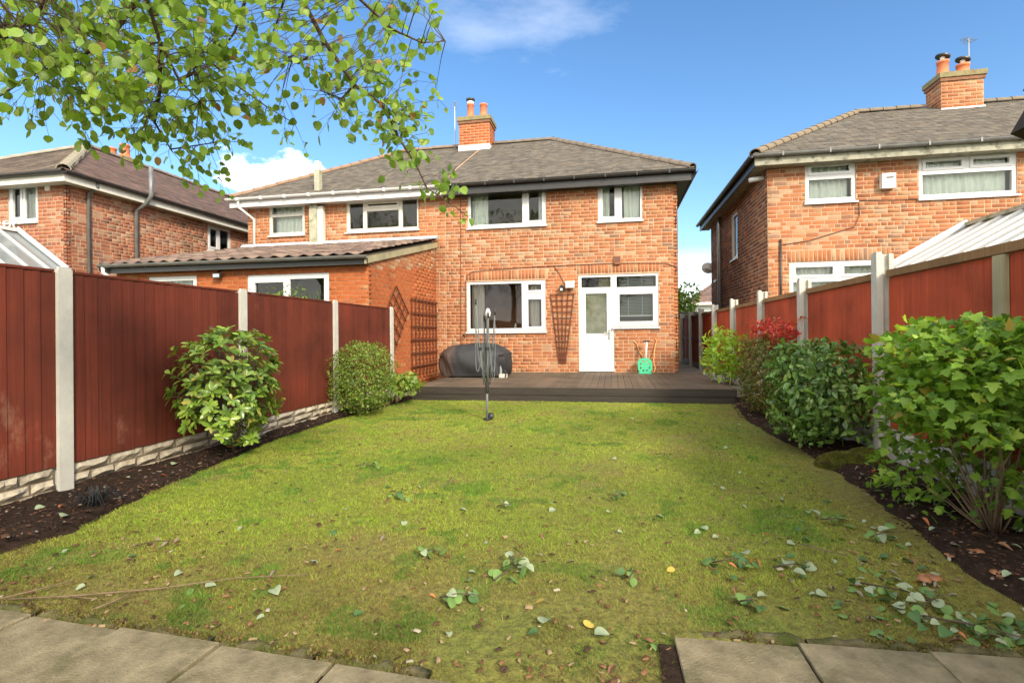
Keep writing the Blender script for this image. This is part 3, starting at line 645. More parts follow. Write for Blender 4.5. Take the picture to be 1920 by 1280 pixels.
fl=MB().box(-7.67,-7.46,D-.16,D-.008,3.56,4.52).build('flue',MAT['concrete2'],lh); MB().box(-7.455,-7.30,D-.13,D-.008,3.56,4.50).build('flue_duct',MAT['upvc_old'],fl)
MB().box(-7.68,-7.29,D-.18,D-.0085,3.50,3.557).build('flue_base',MAT['upvc_old'],fl); MB().prism([Vector((-7.67,D-.16,4.52)),Vector((-7.46,D-.16,4.52)),Vector((-7.52,D-.13,4.60)),Vector((-7.62,D-.13,4.60))],(0,0,0),(0,.11,0)).build('flue_cap',MAT['concrete2'],fl)
MB().box(-7.46,-7.32,YE+.08,YE+.22,4.80,5.40).build('flue_terminal',MAT['concrete2'],fl); MB().box(-7.455,-7.325,YE+.085,YE+.215,5.40,5.63).build('flue_terminal',MAT['upvc_old'],fl)

# single storey extension
ext=thing('brick_extension','single storey orange brick extension with pantiled lean-to roof','extension',(-7,10.7,0))
YX=8.84; X1=-4.32; X0=-9.72
EM=wallM(X0,YX,0,0); e=lambda X:X-X0
PD=(e(-6.79),e(-5.10),.15,2.33); PW=(e(-8.99),e(-7.89),1.2,2.345)
brickwall(ext,EM,X1-X0,2.56,[PD,PW],lambda x,z:'ext',mortar='mortar2',nparts=300,bond='st')
window(ext,EM,*PD,[(e(-6.68),e(-5.99),.25,2.21,True),(e(-5.91),e(-5.21),.25,2.22,False)],sill=0,depth=1.4)
window(ext,EM,*PW,[(e(-8.9),e(-7.98),1.3,2.26,False)],depth=1.2,curtains=[(e(-8.9),e(-7.98),'curtain')])
SM=wallM(X1,YX,0,90); stop=lambda x:2.50+x*(3.50-2.50)/3.676
brickwall(ext,SM,D-YX,3.6,(),lambda x,z:'mixed' if z>2.32+.12*x else 'ext',mortar='mortar2',bond='st',topf=stop,nparts=300)
ps=math.atan2(3.53-2.60,D-(YX-.25)); ue=Vector((0,math.cos(ps),math.sin(ps))); ne=Vector((0,-math.sin(ps),math.cos(ps)))
Ls=(D-(YX-.25))/math.cos(ps)
pt=[]; NP=9
for i in range(NP):
    t_=i/(NP-1); pt.append((t_*.30,.026*math.cos(t_*2*math.pi)))
def pantile():
    vs=[];fs=[]
    for yy,dz in ((0,.022),(.40,.0)):
        vs+=[(x,yy,z*.8+dz) for x,z in pt]
    vs+=[(x,0,z*.8+.022-.02) for x,z in pt]
    for i in range(NP-1): fs+=[(i,i+1,NP+i+1,NP+i),(2*NP+i,2*NP+i+1,i+1,i)]
    out=[]
    for c in ((.15,.105,.085),(.12,.085,.07),(.19,.135,.105)):
        me=MB().add(vs,fs,c).mesh('pantile',True); me.materials.append(MAT['tile']); out.append(me)
    return out
pms=pantile(); rf=MB().add([Vector((X0-.1,YX-.22,2.575)),Vector((X1+.08,YX-.22,2.575)),Vector((X1+.08,D,3.49)),Vector((X0-.1,D,3.49))],[(0,1,2,3)],(.05,.04,.03)).build('roof',MAT['tile'],ext)
nrow=int(Ls/.345)
for rI in range(nrow+1):
    for cI in range(19):
        x=X0-.12+cI*.292; s_=rI*.345
        if s_+.40>Ls+.05: s_=Ls-.37
        M=Matrix((Vector((1,0,0)),ue,ne)).transposed().to_4x4(); M.translation=Vector((x,YX-.25,2.60))+ue*s_+ne*(.0+rng.uniform(-.004,.004))
        obj('pantile',rng.choice(pms),None,rf,M)
MB().box(X0-.1,X1+.06,YX-.17,YX-.145,2.42,2.56).build('fascia',MAT['black'],ext); MB().box(X0-.1,X1+.02,YX-.145,YX-.002,2.44,2.452).build('soffit',MAT['black'],ext)
g=MB(); half_round(g,(X0-.15,YX-.245,2.585),(X1+.1,YX-.245,2.565),.06); g.build('gutter',MAT['greygut'],ext)
MB().prism([Vector((X1+.03,YX-.22,2.42)),Vector((X1+.03,D-.005,3.33)),Vector((X1+.03,D-.005,3.47)),Vector((X1+.03,YX-.22,2.57))],(0,0,0),(.028,0,0)).build('bargeboard',MAT['batten'],ext)
MB().add([Vector((X0,D-.02,3.62)),Vector((X1+.06,D-.02,3.60)),Vector((X1+.06,D-.14,3.535)),Vector((X0,D-.14,3.535))],[(0,1,2,3)]).add([Vector((X0,D-.012,3.53)),Vector((X1+.06,D-.012,3.53)),Vector((X1+.06,D-.012,3.625)),Vector((X0,D-.012,3.625))],[(0,1,2,3)]).build('flashing',MAT['lead'],ext)
MB().tube([(X0-.05,YX-.245,2.54),(X0-.05,YX-.245,2.43),(X0+.05,YX-.05,2.28),(X0+.05,YX-.05,.1)],.036,10).build('downpipe',MAT['upvc'],ext,True)
MB().tube([(X0-.75,YX+.35,2.72),(X0-.4,YX+.1,2.62),(X0-.13,YX-.2,2.50)],.05,8).build('gutter_link',MAT['black'],ext,True)
t=thing('floodlight','small black floodlight on the extension wall left of the patio door','lamp',(-7.35,YX,2.25))
MB().box(-7.43,-7.27,YX-.13,YX-.07,2.27,2.36).build('housing',MAT['black'],t); MB().box(-7.415,-7.285,YX-.136,YX-.1305,2.285,2.345).build('lens',MAT['lead'],t); MB().tube([(-7.35,YX-.08,2.36),(-7.35,YX-.02,2.43),(-7.35,YX-.003,2.43)],.02,6).build('bracket',MAT['black'],t)

# right neighbour
rh=thing('brick_house','detached brick neighbour house behind the red fence with alarm box','house',(6.8,11.6,0))
YN=11.6; XN=3.14; RM=wallM(XN,YN,0,0); n_=lambda X:X-XN; WN=9.5
N1=(n_(3.86),n_(4.785),3.75,4.575); N2=(n_(5.90),n_(7.55),3.715,4.54); N3=(n_(3.545),n_(5.35),1.25,2.56)
brickwall(rh,RM,WN,4.62,[N1,N2,N3],lambda x,z:'mixed' if rng.random()<.45 else 'main',nparts=300,soldiers=[(n_(3.5),n_(5.4),2.5575,2.5575+BL)])
SN=wallM(XN,YN+6.3,0,-90); NW=(6.3-(14.92-YN),6.3-(14.25-YN),3.06,4.25)
brickwall(rh,SN,6.3,4.62,[NW],lambda x,z:'dark' if rng.random()<.9 else 'main')  # darker bricks on this side stand in for its shade
window(rh,SN,*NW,[(NW[0]+.07,NW[1]-.07,3.13,4.18,False)],depth=.9)
window(rh,RM,*N1,[(n_(3.93),n_(4.715),4.31,4.51,True),(n_(3.93),n_(4.715),3.83,4.21,False)],depth=.9,curtains=[(n_(3.93),n_(4.715),'curtain')])
window(rh,RM,*N2,[(n_(5.98),n_(6.68),4.27,4.47,True),(n_(6.79),n_(7.47),4.27,4.47,True),(n_(5.97),n_(7.48),3.79,4.18,False)],depth=.9,curtains=[(n_(5.97),n_(7.48),'curtain')])
window(rh,RM,*N3,[(n_(3.62),n_(4.40),2.25,2.49,True),(n_(4.52),n_(5.27),2.25,2.49,True),(n_(3.62),n_(5.27),1.33,2.15,False)],depth=1.0,curtains=[(n_(3.62),n_(5.27),'curtain')])
ZE2=4.72; YE2=YN-.33; XE2=XN-.33; RUN2=3.12; ZR2=6.52; pit2=math.atan2(ZR2-ZE2,RUN2); up2=Vector((0,math.cos(pit2),math.sin(pit2))); LS2=RUN2/math.cos(pit2); k2=math.cos(pit2)
XB2=XN+WN+.3
MB().box(XE2+.02,XB2,YE2+.03,YE2+.055,ZE2-.24,ZE2-.06).build('fascia',MAT['fasciagrey'],rh)
MB().box(XE2+.03,XE2+.055,YE2+.058,YN+6.6,ZE2-.24,ZE2-.05).build('fascia',MAT['black'],rh)
MB().box(XE2+.06,XB2,YE2+.06,YN+.02,ZE2-.222,ZE2-.212).box(XE2+.06,XN,YN+.02,YN+6.6,ZE2-.222,ZE2-.212).build('soffit',MAT['fasciagrey'],rh)
g=MB(); half_round(g,(XE2-.04,YE2-.03,ZE2-.035),(XB2,YE2-.03,ZE2-.03),.06)
for i in range(11): g.box(XE2+.5+i*.85,XE2+.53+i*.85,YE2-.094,YE2+.03,ZE2-.1,ZE2-.02)
g.build('gutter',MAT['greygut'],rh)
g=MB(); half_round(g,(XE2-.035,YE2,ZE2-.035),(XE2-.035,YN+6.6,ZE2-.04),.06); g.build('gutter',MAT['black'],rh)
r3=slope_tiles(rh,(XE2,YE2,ZE2),(1,0,0),up2,LS2,XB2-XE2,k2,0,'grey')
slope_tiles(rh,(XE2,YE2+2*RUN2,ZE2),(0,-1,0),(math.cos(pit2),0,math.sin(pit2)),LS2,2*RUN2,k2,k2,'grey')
MB().add([(XE2+RUN2,YE2+RUN2,ZR2),(XB2,YE2+RUN2,ZR2),(XB2,YE2+2*RUN2,ZE2),(XE2,YE2+2*RUN2,ZE2)],[(0,1,2,3)],TILE['grey'][0]).build('roof',MAT['tile'],rh)
ridge_tiles(r3,(XE2+RUN2,YE2+RUN2,ZR2+.03),(7.4,YE2+RUN2,ZR2+.03),(.165,.135,.10)); ridge_tiles(r3,(8.6,YE2+RUN2,ZR2+.03),(XB2,YE2+RUN2,ZR2+.03),(.165,.135,.10)); ridge_tiles(r3,(XE2+.02,YE2+.02,ZE2+.03),(XE2+RUN2,YE2+RUN2,ZR2+.03),(.18,.14,.095),name='hip_tile')
chimney(rh,8.03,14.3,.86,.62,6.5,7.12,'main',[(7.80,.38,.13,'disc'),(8.22,.26,.14,'disc')],(6.22,6.32))
MB().tube([(XN-.07,16.25,.2),(XN-.07,16.25,4.1),(XN-.07,16.25,4.9)],.055,10).tube([(XN-.07,16.25,2.75),(XN-.07,16.6,2.70),(XN-.07,16.9,2.70)],.05,8).build('soil_pipe',MAT['metal'],rh,True)
MB().tube([(XN-.30,YN+.2,4.33),(XN+.0,YN+.2,4.36)],.05,8).build('overflow_pipe',MAT['upvc'],rh,True)
MB().tube([(3.375,YN-.03,3.03),(3.37,YN-.03,1.2)],.02,6).build('waste_pipe',MAT['black'],rh,True)
for p in ([(4.83,3.72),(4.84,3.45),(4.74,3.22),(3.9,2.98),(3.42,2.92)],[(4.84,3.74),(5.3,3.72),(5.9,3.705)]): MB().tube([(x,YN-.018,z) for x,z in p],.008,5).build('cable',MAT['cable'],rh)
t=thing('alarm_box','pale grey burglar alarm box high on the neighbour wall between windows','alarm',(5.32,YN,3.9))
MB().prism([Vector((5.20,YN-.13,3.93)),Vector((5.44,YN-.13,3.93)),Vector((5.44,YN-.13,4.22)),Vector((5.20,YN-.13,4.22))],(0,0,0),(0,.12,0)).build('housing',MAT['cream_plastic'],t); MB().box(5.27,5.40,YN-.135,YN-.1305,4.12,4.15).build('slot',MAT['black'],t)
aerial('tv aerial on a tall mast above the neighbour chimney with tilted cowls',8.35,14.3,7.2,8.05,.3,210)
t=thing('satellite_dish','round grey satellite dish on the neighbour side wall','dish',(3.0,17.4,2.9))
MB().lathe([(.02,-.05),(.1,-.03),(.18,.02),(.2,.06)],(0,0,0),16).build('reflector',MAT['cream_plastic'],t,True,Matrix.Translation((3.02,17.85,3.2))@Matrix.Rotation(R(70),4,'X')); MB().tube([(2.93,17.75,3.2),(3.13,17.75,3.1)],.02,6).build('bracket',MAT['metal'],t)

# far left house
fh=thing('brick_house','brick house with brown hip roof and black pipes beyond the extension','house',(-14.7,13,0))
YF=9.55; XF=-11.8; WF=6.3; GM=wallM(XF-WF,YF,0,0); f_=lambda X:X-(XF-WF)
F1=(f_(-13.41),f_(-12.59),3.78,4.66)
brickwall(fh,GM,WF,4.68,[F1],lambda x,z:'far',nparts=120); window(fh,GM,*F1,[(f_(-13.33),f_(-13.03),3.86,4.59,True),(f_(-12.95),f_(-12.66),3.86,4.59,False)],depth=.9,curtains=[(f_(-13.33),f_(-12.66),'curtain')])
HM=wallM(XF,YF,0,90); F2=(13.66-YF,14.62-YF,3.77,4.52)
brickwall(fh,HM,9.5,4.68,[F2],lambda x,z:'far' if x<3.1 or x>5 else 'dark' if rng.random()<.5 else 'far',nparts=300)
window(fh,HM,*F2,[(F2[0]+.07,F2[0]+.44,3.84,4.45,True),(F2[0]+.53,F2[1]-.07,3.84,4.45,False)],depth=.9)
ZE3=4.78; RUN3=3.48; ZR3=6.72; XE3=XF+.33; YE3=YF-.33; pit3=math.atan2(ZR3-ZE3,RUN3); LS3=RUN3/math.cos(pit3); k3=math.cos(pit3); XL3=XE3-2*RUN3
MB().box(XL3+.02,XE3-.02,YE3+.03,YE3+.055,ZE3-.25,ZE3-.08).box(XE3-.055,XE3-.03,YE3+.058,YF+9.6,ZE3-.25,ZE3-.08).build('fascia',MAT['upvc_old'],fh)
MB().box(XL3,XE3-.06,YE3+.06,YF+.02,ZE3-.232,ZE3-.222).box(XF,XE3-.06,YF+.02,YF+9.6,ZE3-.232,ZE3-.222).build('soffit',MAT['upvc_old'],fh)
g=MB(); half_round(g,(XL3,YE3-.03,ZE3-.04),(XE3+.04,YE3-.03,ZE3-.04),.065); g.build('gutter',MAT['black'],fh)
g=MB(); half_round(g,(XE3+.03,YE3,ZE3-.04),(XE3+.03,YF+9.6,ZE3-.05),.065); g.build('gutter',MAT['black'],fh)
r4=slope_tiles(fh,(XL3,YE3,ZE3),(1,0,0),(0,math.cos(pit3),math.sin(pit3)),LS3,2*RUN3,k3,k3,'brown',gauge=.26,tw=.26)
slope_tiles(fh,(XE3,YE3,ZE3),(0,1,0),(-math.cos(pit3),0,math.sin(pit3)),LS3,9.9,k3,0,'rose',gauge=.15,tw=.22)
MB().add([(XL3,YE3,ZE3),(XE3-RUN3,YE3+RUN3,ZR3),(XE3-RUN3,YF+9.6,ZR3),(XL3,YF+9.6,ZE3)],[(0,1,2,3)],TILE['brown'][0]).build('roof',MAT['tile'],fh)
apx=(XE3-RUN3,YE3+RUN3,ZR3+.04)
ridge_tiles(r4,(XE3-.02,YE3+.02,ZE3+.04),apx,(.27,.24,.18),.12,.27,'hip_tile'); ridge_tiles(r4,(XL3,YE3,ZE3+.04),apx,(.27,.24,.19),.11,.36,'hip_tile'); ridge_tiles(r4,apx,(apx[0],YF+9.6,ZR3+.04),(.20,.15,.12),.11,.34)
chimney(fh,-15.35,14.05,.95,.6,6.3,6.78,'main',[(-15.6,.36,.15,''),(-15.1,.42,.15,'')])
MB().tube([(XF+.30,10.0,4.70),(XF+.30,10.0,4.60),(XF+.06,10.0,4.45),(XF+.06,10.0,.2)],.04,8).build('downpipe',MAT['greygut'],fh,True)
MB().tube([(XF+.46,11.27,5.45),(XF+.46,11.27,4.72),(XF+.32,11.25,4.52),(XF+.07,11.22,4.36),(XF+.07,11.22,.3)],.052,8).build('soil_pipe',MAT['greygut'],fh,True)
MB().box(-12.35,-12.22,YF-.03,YF-.004,4.44,4.57).build('air_vent',MAT['cream_plastic'],fh)

# conservatories
def conserv(label,ridgeX,eaveX,ze,zr,y0,y1,crest=False):
    pm='cons_glass' if crest else 'polycarb'
    t=thing('conservatory',label,'conservatory',((ridgeX+eaveX)/2,(y0+y1)/2,0)); far=2*ridgeX-eaveX
    for ex in (eaveX,far):
        n=7
        for i in range(n):
            a=y0+(y1-y0)*i/n; b=y0+(y1-y0)*(i+1)/n
            MB().add([(ex,a+.03,ze),(ex,b-.03,ze),(ridgeX,b-.03,zr),(ridgeX,a+.03,zr)],[(0,1,2,3)]).build('roof_panel',MAT[pm],t)
        for i in range(n+1):
            a=y0+(y1-y0)*i/n; MB().bar((ex,a,ze+.015),(ridgeX,a,zr+.015),.05,.04).build('glazing_bar',MAT['upvc'],t)
    MB().bar((ridgeX,y0,zr+.04),(ridgeX,y1,zr+.04),.12,.07).build('ridge',MAT['upvc'] if crest else MAT['concrete2'],t)
    if crest:
        mb=MB()
        for i in range(16): yy=y0+.1+i*.2; mb.tube([(ridgeX,yy+.07*math.cos(a),zr+.14+.07*math.sin(a)) for a in np.linspace(0,math.pi*2,9)],.018,5)
        mb.build('cresting',MAT['upvc'],t)
    for ex in (eaveX,far):
        MB().box(ex-.05,ex+.05,y0,y1,ze-.12,ze-.01).build('eaves_beam',MAT['upvc'],t); MB().box(ex-.04,ex+.04,y0,y1,0,.7).build('dwarf_wall',MAT['mortar2'],t)
        for i in range(5): yy=y0+.03+(y1-y0-.06)*i/4; MB().box(ex-.035,ex+.035,yy-.03,yy+.03,.7,ze-.12).build('mullion',MAT['upvc'],t)
        MB().add([(ex,y0,.7),(ex,y1,.7),(ex,y1,ze-.12),(ex,y0,ze-.12)],[(0,1,2,3)]).build('pane',MAT['glass'],t)
    MB().bar((eaveX-.02*(1 if eaveX<ridgeX else -1),y1-.04,ze+.07),(ridgeX,y1-.04,zr+.09),.10,.02,up=(0,-1,.3)).build('flashing',MAT['lead'],t)
    return t
conserv('white polycarbonate conservatory roof behind the tall red fence',6.70,5.25,2.30,3.13,8.2,11.59)
conserv('white conservatory roof with glazing bars beyond the red fence',-13.1,-11.75,2.62,3.55,6.6,9.54,True)
# far house, trees and store in the gap between the houses
t=thing('far_house','distant white house with red tiled roof seen through the side gap','house',(10,42,0))
MB().box(5.8,16,40,48,0,3.3).build('wall',MAT['render_white'],t)
slope_tiles(t,(5.3,39.5,3.3),(1,0,0),(0,math.cos(.6),math.sin(.6)),5.0,11,.8,.8,'rose',gauge=.3,tw=.4); slope_tiles(t,(5.3,48.5,3.3),(0,-1,0),(math.cos(.6),0,math.sin(.6)),5.4,9,.83,.83,'rose',gauge=.3,tw=.4)
MB().box(5.25,16,39.42,39.5,3.14,3.32).build('gutter',MAT['cream_plastic'],t)
t=thing('timber_store','low brown timber store with flat black roof beyond the side passage','shed',(2.3,22,0))
for i in range(12): MB().box(1.2+i*.2,1.2+i*.2+.193,21.5,21.53,0,1.82).build('board',MAT['rail'],t)
MB().box(1.0,3.8,21.3,23.5,1.86,1.96).build('roof',MAT['black'],t)
# ------------------------------------------------------------------ fences
PB={}
def post_mesh(h,side):
    k=(round(h,3),side)
    if k not in PB:
        s=side; mb=MB()   # local: x outwards from the garden face (s=+1 to the right), y along the fence
        def bx(a,b,y0,y1,z1): mb.box(min(a*s,b*s),max(a*s,b*s),y0,y1,-.05,z1)
        d=.05 if s>0 else .03; bx(0,d,-.05,.05,h-.02); bx(d+.0001,d+.05,-.02,.02,h-.022); bx(d+.0501,d+.085,-.05,.05,h-.02)
        x0,x1=sorted((0.004*s,(d-.004)*s)); mb.prism([Vector((x0,-.044,h-.0195)),Vector((x1,-.044,h-.0195)),Vector((x1,.044,h-.0195)),Vector((x0,.044,h-.0195))],(0,0,0),(0,0,.018))
        me=mb.mesh('fence_post'); me.materials.append(MAT['concrete']); PB[k]=me
    return PB[k]
BRD={}
def board_mesh(wd,h,mat,side):
    k=(round(wd,3),round(h,3),mat,side)
    if k not in BRD:
        s=side; mb=MB(); t0,t1=.004,.014     # feather edge: thick on one side
        xs=lambda v:-v*s
        mb.add([(xs(t0),0,0),(xs(t1),wd,0),(0,wd,0),(0,0,0),(xs(t0),0,h),(xs(t1),wd,h),(0,wd,h),(0,0,h)],[(0,1,5,4),(1,2,6,5),(2,3,7,6),(3,0,4,7),(4,5,6,7),(3,2,1,0)])
        me=mb.mesh('board'); me.materials.append(MAT[mat]); BRD[k]=me
    return BRD[k]
def stonework(parent,x,y0,y1,h):
    """rock faced blocks of a concrete gravel board, facing +X"""
    z=.0; rows=[(0,h*.30),(h*.31,h*.64),(h*.65,h)]
    for r_i,(za,zb) in enumerate(rows):
        y=y0
        while y<y1-.02:
            tall=r_i==0 and rng.random()<.22; ln=rng.uniform(.16,.42); b=min(y+ln,y1)
            if y1-b<.08: b=y1
            d=.012; zt=zb; vs=[];fs=[]; nx,nz=5,3; col=tuple(np.array((.38,.33,.245))*rng.uniform(.72,1.15))
            for i in range(nx):
                for j in range(nz):
                    ed=i in(0,nx-1) or j in(0,nz-1); xx=x+(.001 if ed else rng.uniform(.016,.05)); vs.append((xx,y+.008+(b-y-.016)*i/(nx-1)+(0 if ed else rng.uniform(-.015,.015)),za+.006+(zt-za-.012)*j/(nz-1)+(0 if ed else rng.uniform(-.008,.008))))
            for i in range(nx-1):
                for j in range(nz-1): a_=i*nz+j; fs.append((a_,a_+nz,a_+nz+1,a_+1))
            MB().add(vs,fs,col).build('stone',MAT['stone'],parent); y=b
lf=thing('garden_fence','red-brown panel fence on stone-faced gravel boards and white concrete posts','fence',(-4.0,5,0))
LP=[1.24,3.14,5.02,6.95,8.92]
for y in LP: obj('fence_post',post_mesh(1.665,-1),None,lf,Matrix.Translation((-3.90,y,0))@Matrix.Rotation(R(rng.uniform(-.4,.4)),4,'X'))
for a,b in list(zip(LP[:-1],LP[1:]))+[(-.66,1.24)]:
    y0,y1=a+.05,b-.05; zt=1.625
    pn=MB().box(-3.975,-3.93,y0,y1,zt,zt+.018).box(-3.98,-3.952,y0,y1,.5,.57).box(-3.98,-3.952,y0,y1,1.4,1.47).build('fence_panel',MAT['fence_l'],lf)
    n=17; wd=(y1-y0)/n
    for i in range(n): obj('board',board_mesh(wd+.012,zt-.228,'fence_l',-1),None,pn,Matrix.Translation((-3.949,y0+i*wd,.226+rng.uniform(-.003,.003))))
    gb=MB().box(-3.99,-3.956,y0,y1,-.04,.224,(.16,.12,.08)).build('gravel_board',MAT['stone'],lf)
    stonework(gb,-3.955,y0,y1,.222)
rf_=thing('garden_fence','bright red panel fence with bare timber capping and concrete posts','fence',(2.35,9,0))
RP=[-.6,1.25,3.20,5.13,7.06,8.93,10.89,12.84,14.79,16.74,18.69]
for i,y in enumerate(RP): obj('fence_post',post_mesh(1.80+(.03 if i==3 else 0)-(.22 if i==2 else 0),1),None,rf_,Matrix.Translation((2.255,y,0))@Matrix.Rotation(R(rng.uniform(-.5,.5)),4,'X'))
for a,b in zip(RP[:-1],RP[1:]):
    y0,y1=a+.05,b-.05; zt=1.60
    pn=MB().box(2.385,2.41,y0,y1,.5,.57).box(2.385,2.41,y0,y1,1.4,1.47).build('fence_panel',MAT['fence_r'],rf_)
    n=15; wd=(y1-y0)/n
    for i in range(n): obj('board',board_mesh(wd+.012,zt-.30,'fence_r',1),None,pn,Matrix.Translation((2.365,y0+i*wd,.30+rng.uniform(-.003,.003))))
    MB().box(2.325,2.41,y0-.0,y1,zt+.005,zt+.065).build('capping_rail',MAT['rail'],pn)
    MB().box(2.322,2.350,y0,y1,.965,1.01).build('mid_rail',MAT['rail'],pn)
    MB().box(2.355,2.40,y0,y1,-.05,.298).build('gravel_board',MAT['concrete'],rf_)
MB().box(2.318,2.350,3.68,3.775,.3,1.598).build('batten',MAT['batten'],rf_)

# ------------------------------------------------------------------ decking
dk=thing('decking','low weathered timber decking in front of the back door','decking',(-.9,10.7,0))
DX0,DX1,DY0,DY1=-3.55,1.90,8.90,12.50
n=45; wd=(DX1-DX0)/n
for i in range(n):
    x=DX0+i*wd; mb=MB(); mb.box(0,wd-.006,0,DY1-DY0,-.026,-.004)
    for k in range(5): xx=.004+k*(wd-.014)/5; mb.box(xx,xx+(wd-.014)/5-.006,0.001,DY1-DY0-.001,-.004,0)
    mb.build('deck_board',MAT['deck'],dk,M=Matrix.Translation((x,DY0,.24+rng.uniform(-.002,.002))))
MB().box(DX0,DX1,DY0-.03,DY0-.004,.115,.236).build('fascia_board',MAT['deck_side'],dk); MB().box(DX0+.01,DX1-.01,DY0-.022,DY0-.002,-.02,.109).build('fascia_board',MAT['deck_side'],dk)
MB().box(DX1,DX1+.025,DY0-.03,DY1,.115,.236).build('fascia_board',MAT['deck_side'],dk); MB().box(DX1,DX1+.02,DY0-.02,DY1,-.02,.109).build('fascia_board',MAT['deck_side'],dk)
MB().box(DX0+.05,DX1-.05,DY0+.05,DY1-.05,-.05,.12).build('joists',MAT['darkwood'],dk)

# ------------------------------------------------------------------ things on and by the decking
def trellis_lath(t,a,b,w_=.022,d=.012,up=(0,-1,0)): MB().bar(a,b,w_,d,up=up).build('lath',MAT['trellis'],t)
t=thing('fan_trellis','brown fan-shaped trellis on the brick wall between window and door','trellis',(-1.18,D,.45))
for i in range(5):
    s_=i/4; trellis_lath(t,(-1.26+.15*s_,D-.03,.45),(-1.45+.555*s_,D-.03,2.10))
for i in range(12):
    z=.56+i*.139; f=(z-.45)/1.65; trellis_lath(t,(-1.265-.19*f,D-.043,z),(-1.105+.215*f,D-.043,z),.018)
t=thing('square_trellis','tall brown square trellis on the extension side wall','trellis',(-4.28,11.6,.24))
for i in range(8): yy=10.83+i*.228; trellis_lath(t,(-4.285,yy,.25),(-4.285,yy,1.98),.03,.018,(1,0,0))
for i in range(6): zz=.47+i*.295; trellis_lath(t,(-4.267,10.76,zz),(-4.267,12.46,zz),.034,.016,(1,0,0))
t=thing('diamond_trellis','brown diamond-set trellis on the extension wall behind the fence end','trellis',(-4.28,9.9,1.3))
A=Vector((0,.62,-.50)); B=Vector((0,-.62,-.66)); O=Vector((-4.285,9.97,2.13))
for i in range(5): p=O+A*(i/4); trellis_lath(t,p,p+B*1.25,.032,.016,(1,0,0))
for i in range(6): p=O+B*(i/4); p=Vector((-4.267,p.y,p.z)); trellis_lath(t,p-A*.03,p+A*1.03,.032,.016,(1,0,0))
# covered garden table
t=thing('covered_table','garden table under a black fabric cover on the decking','table',(-3.0,11.45,.24))
def cover():
    nu,nv=144,30; cx,cy=-3.02,11.45; vs=[];cs=[];fs=[]
    for j in range(nv):
        tt=j/(nv-1)
        for i in range(nu):
            a=2*math.pi*i/nu; ca,sa=math.cos(a),math.sin(a); ex=.55
            if tt<.62:
                h=tt/.62; k=.97+.055*math.sin(h*math.pi*.9); z=.03+.47*h
            else:
                h=(tt-.62)/.38; k=(1-h**1.6)*.985 if h<1 else 0; k=max(k,0); z=.50+.23*(1-(1-h)**2.0)-.02*math.sin(h*9)
            px=.75*math.copysign(abs(ca)**ex,ca)*k; py=.66*math.copysign(abs(sa)**ex,sa)*k
            fold=.030*math.sin(a*23+6*tt+math.sin(a*9)*1.5)*max(0,ca)*(1 if tt<.7 else .4)+.018*math.sin(a*13+7*tt+math.sin(a*4))*(1-tt*.6)+.016*math.sin(a*5+9*tt)+.008*math.sin(a*37+11*tt)
            px*=1+fold; py*=1+fold; z+=.018*math.sin(px*7+1)*(tt>.6)-.05*max(0,-px-.45)*(tt>.5)
            vs.append((cx+px,cy+py,.24+z)); cs.append((.050,.033,.026) if px<-.34 else (.021,.022,.024))
    for j in range(nv-1):
        for i in range(nu): fs.append((j*nu+i,j*nu+(i+1)%nu,(j+1)*nu+(i+1)%nu,(j+1)*nu+i))
    me=bpy.data.meshes.new('cover'); me.from_pydata(vs,[],fs); setcol(me,cs); me.polygons.foreach_set('use_smooth',np.ones(len(me.polygons),bool)); return me
obj('cover',cover(),MAT['fabric'],t)
for x,y in ((-2.36,10.98),(-3.62,10.98),(-2.36,11.95),(-3.62,11.95)): MB().tube([(x,y,.24),(x,y,.7)],.03,8).build('leg',MAT['metal'],t)
MB().box(-3.7,-2.3,10.9,12.0,.70,.73).build('table_top',MAT['darkwood'],t)
t=thing('weight_block','pale grey block holding down the corner of the black cover','block',(-2.28,10.95,.24))
MB().box(-2.36,-2.20,10.80,10.93,.242,.32).build('block',MAT['concrete'],t); MB().tube([(-2.22,10.79,.25),(-2.20,10.78,.36),(-2.24,10.79,.40)],.012,6).build('strap',MAT['plastic_black'],t)
# rotary clothes airer, folded
ax,ay=-1.676,6.885
t=thing('clothes_airer','folded rotary clothes airer standing in the lawn','airer',(ax,ay,0))
MB().tube([(ax,ay,-.05),(ax+.008,ay,.42)],.016,10).tube([(ax+.008,ay,.38),(ax+.02,ay,1.47)],.013,10).build('pole',MAT['alum'],t,True)
MB().lathe([(.022,.36),(.026,.37),(.026,.50),(.02,.52)],(ax+.008,ay,0),12).build('collar',MAT['plastic_black'],t,True)
MB().lathe([(.045,0),(.05,.02),(.04,.03)],(ax,ay,0),12).build('ground_socket',MAT['plastic_black'],t,True)
MB().lathe([(.045,-.012),(.048,0),(.045,.012)],(0,0,0),16).build('socket_cap',MAT['plastic_black'],t,True,Matrix.Translation((ax+.045,ay+.02,.05))@Matrix.Rotation(R(75),4,'X'))
arms=[(-.14,-.04,1.60),(-.05,.06,1.38),(.035,-.05,1.42),(.105,.05,1.46)]
for dx,dy,zt in arms:
    mid=(ax+.01+dx*.62,ay+dy*.8,.96)
    MB().tube([(ax+.01+dx*.3,ay+dy*.4,.47),mid],.008,8).build('strut',MAT['alum'],t,True)
    MB().tube([(ax+.02+dx*.25,ay+dy*.3,.50),mid,(ax+.01+dx,ay+dy,zt)],.008,8).build('arm',MAT['alum'],t,True)
    MB().box(mid[0]-.018,mid[0]+.018,mid[1]-.018,mid[1]+.018,mid[2]-.02,mid[2]+.02).build('joint',MAT['plastic_black'],t)
    MB().tube([(ax+.01+dx,ay+dy,zt-.05),(ax+.01+dx,ay+dy,zt+.02)],.012,8).build('arm_cap',MAT['plastic_black'],t,True)
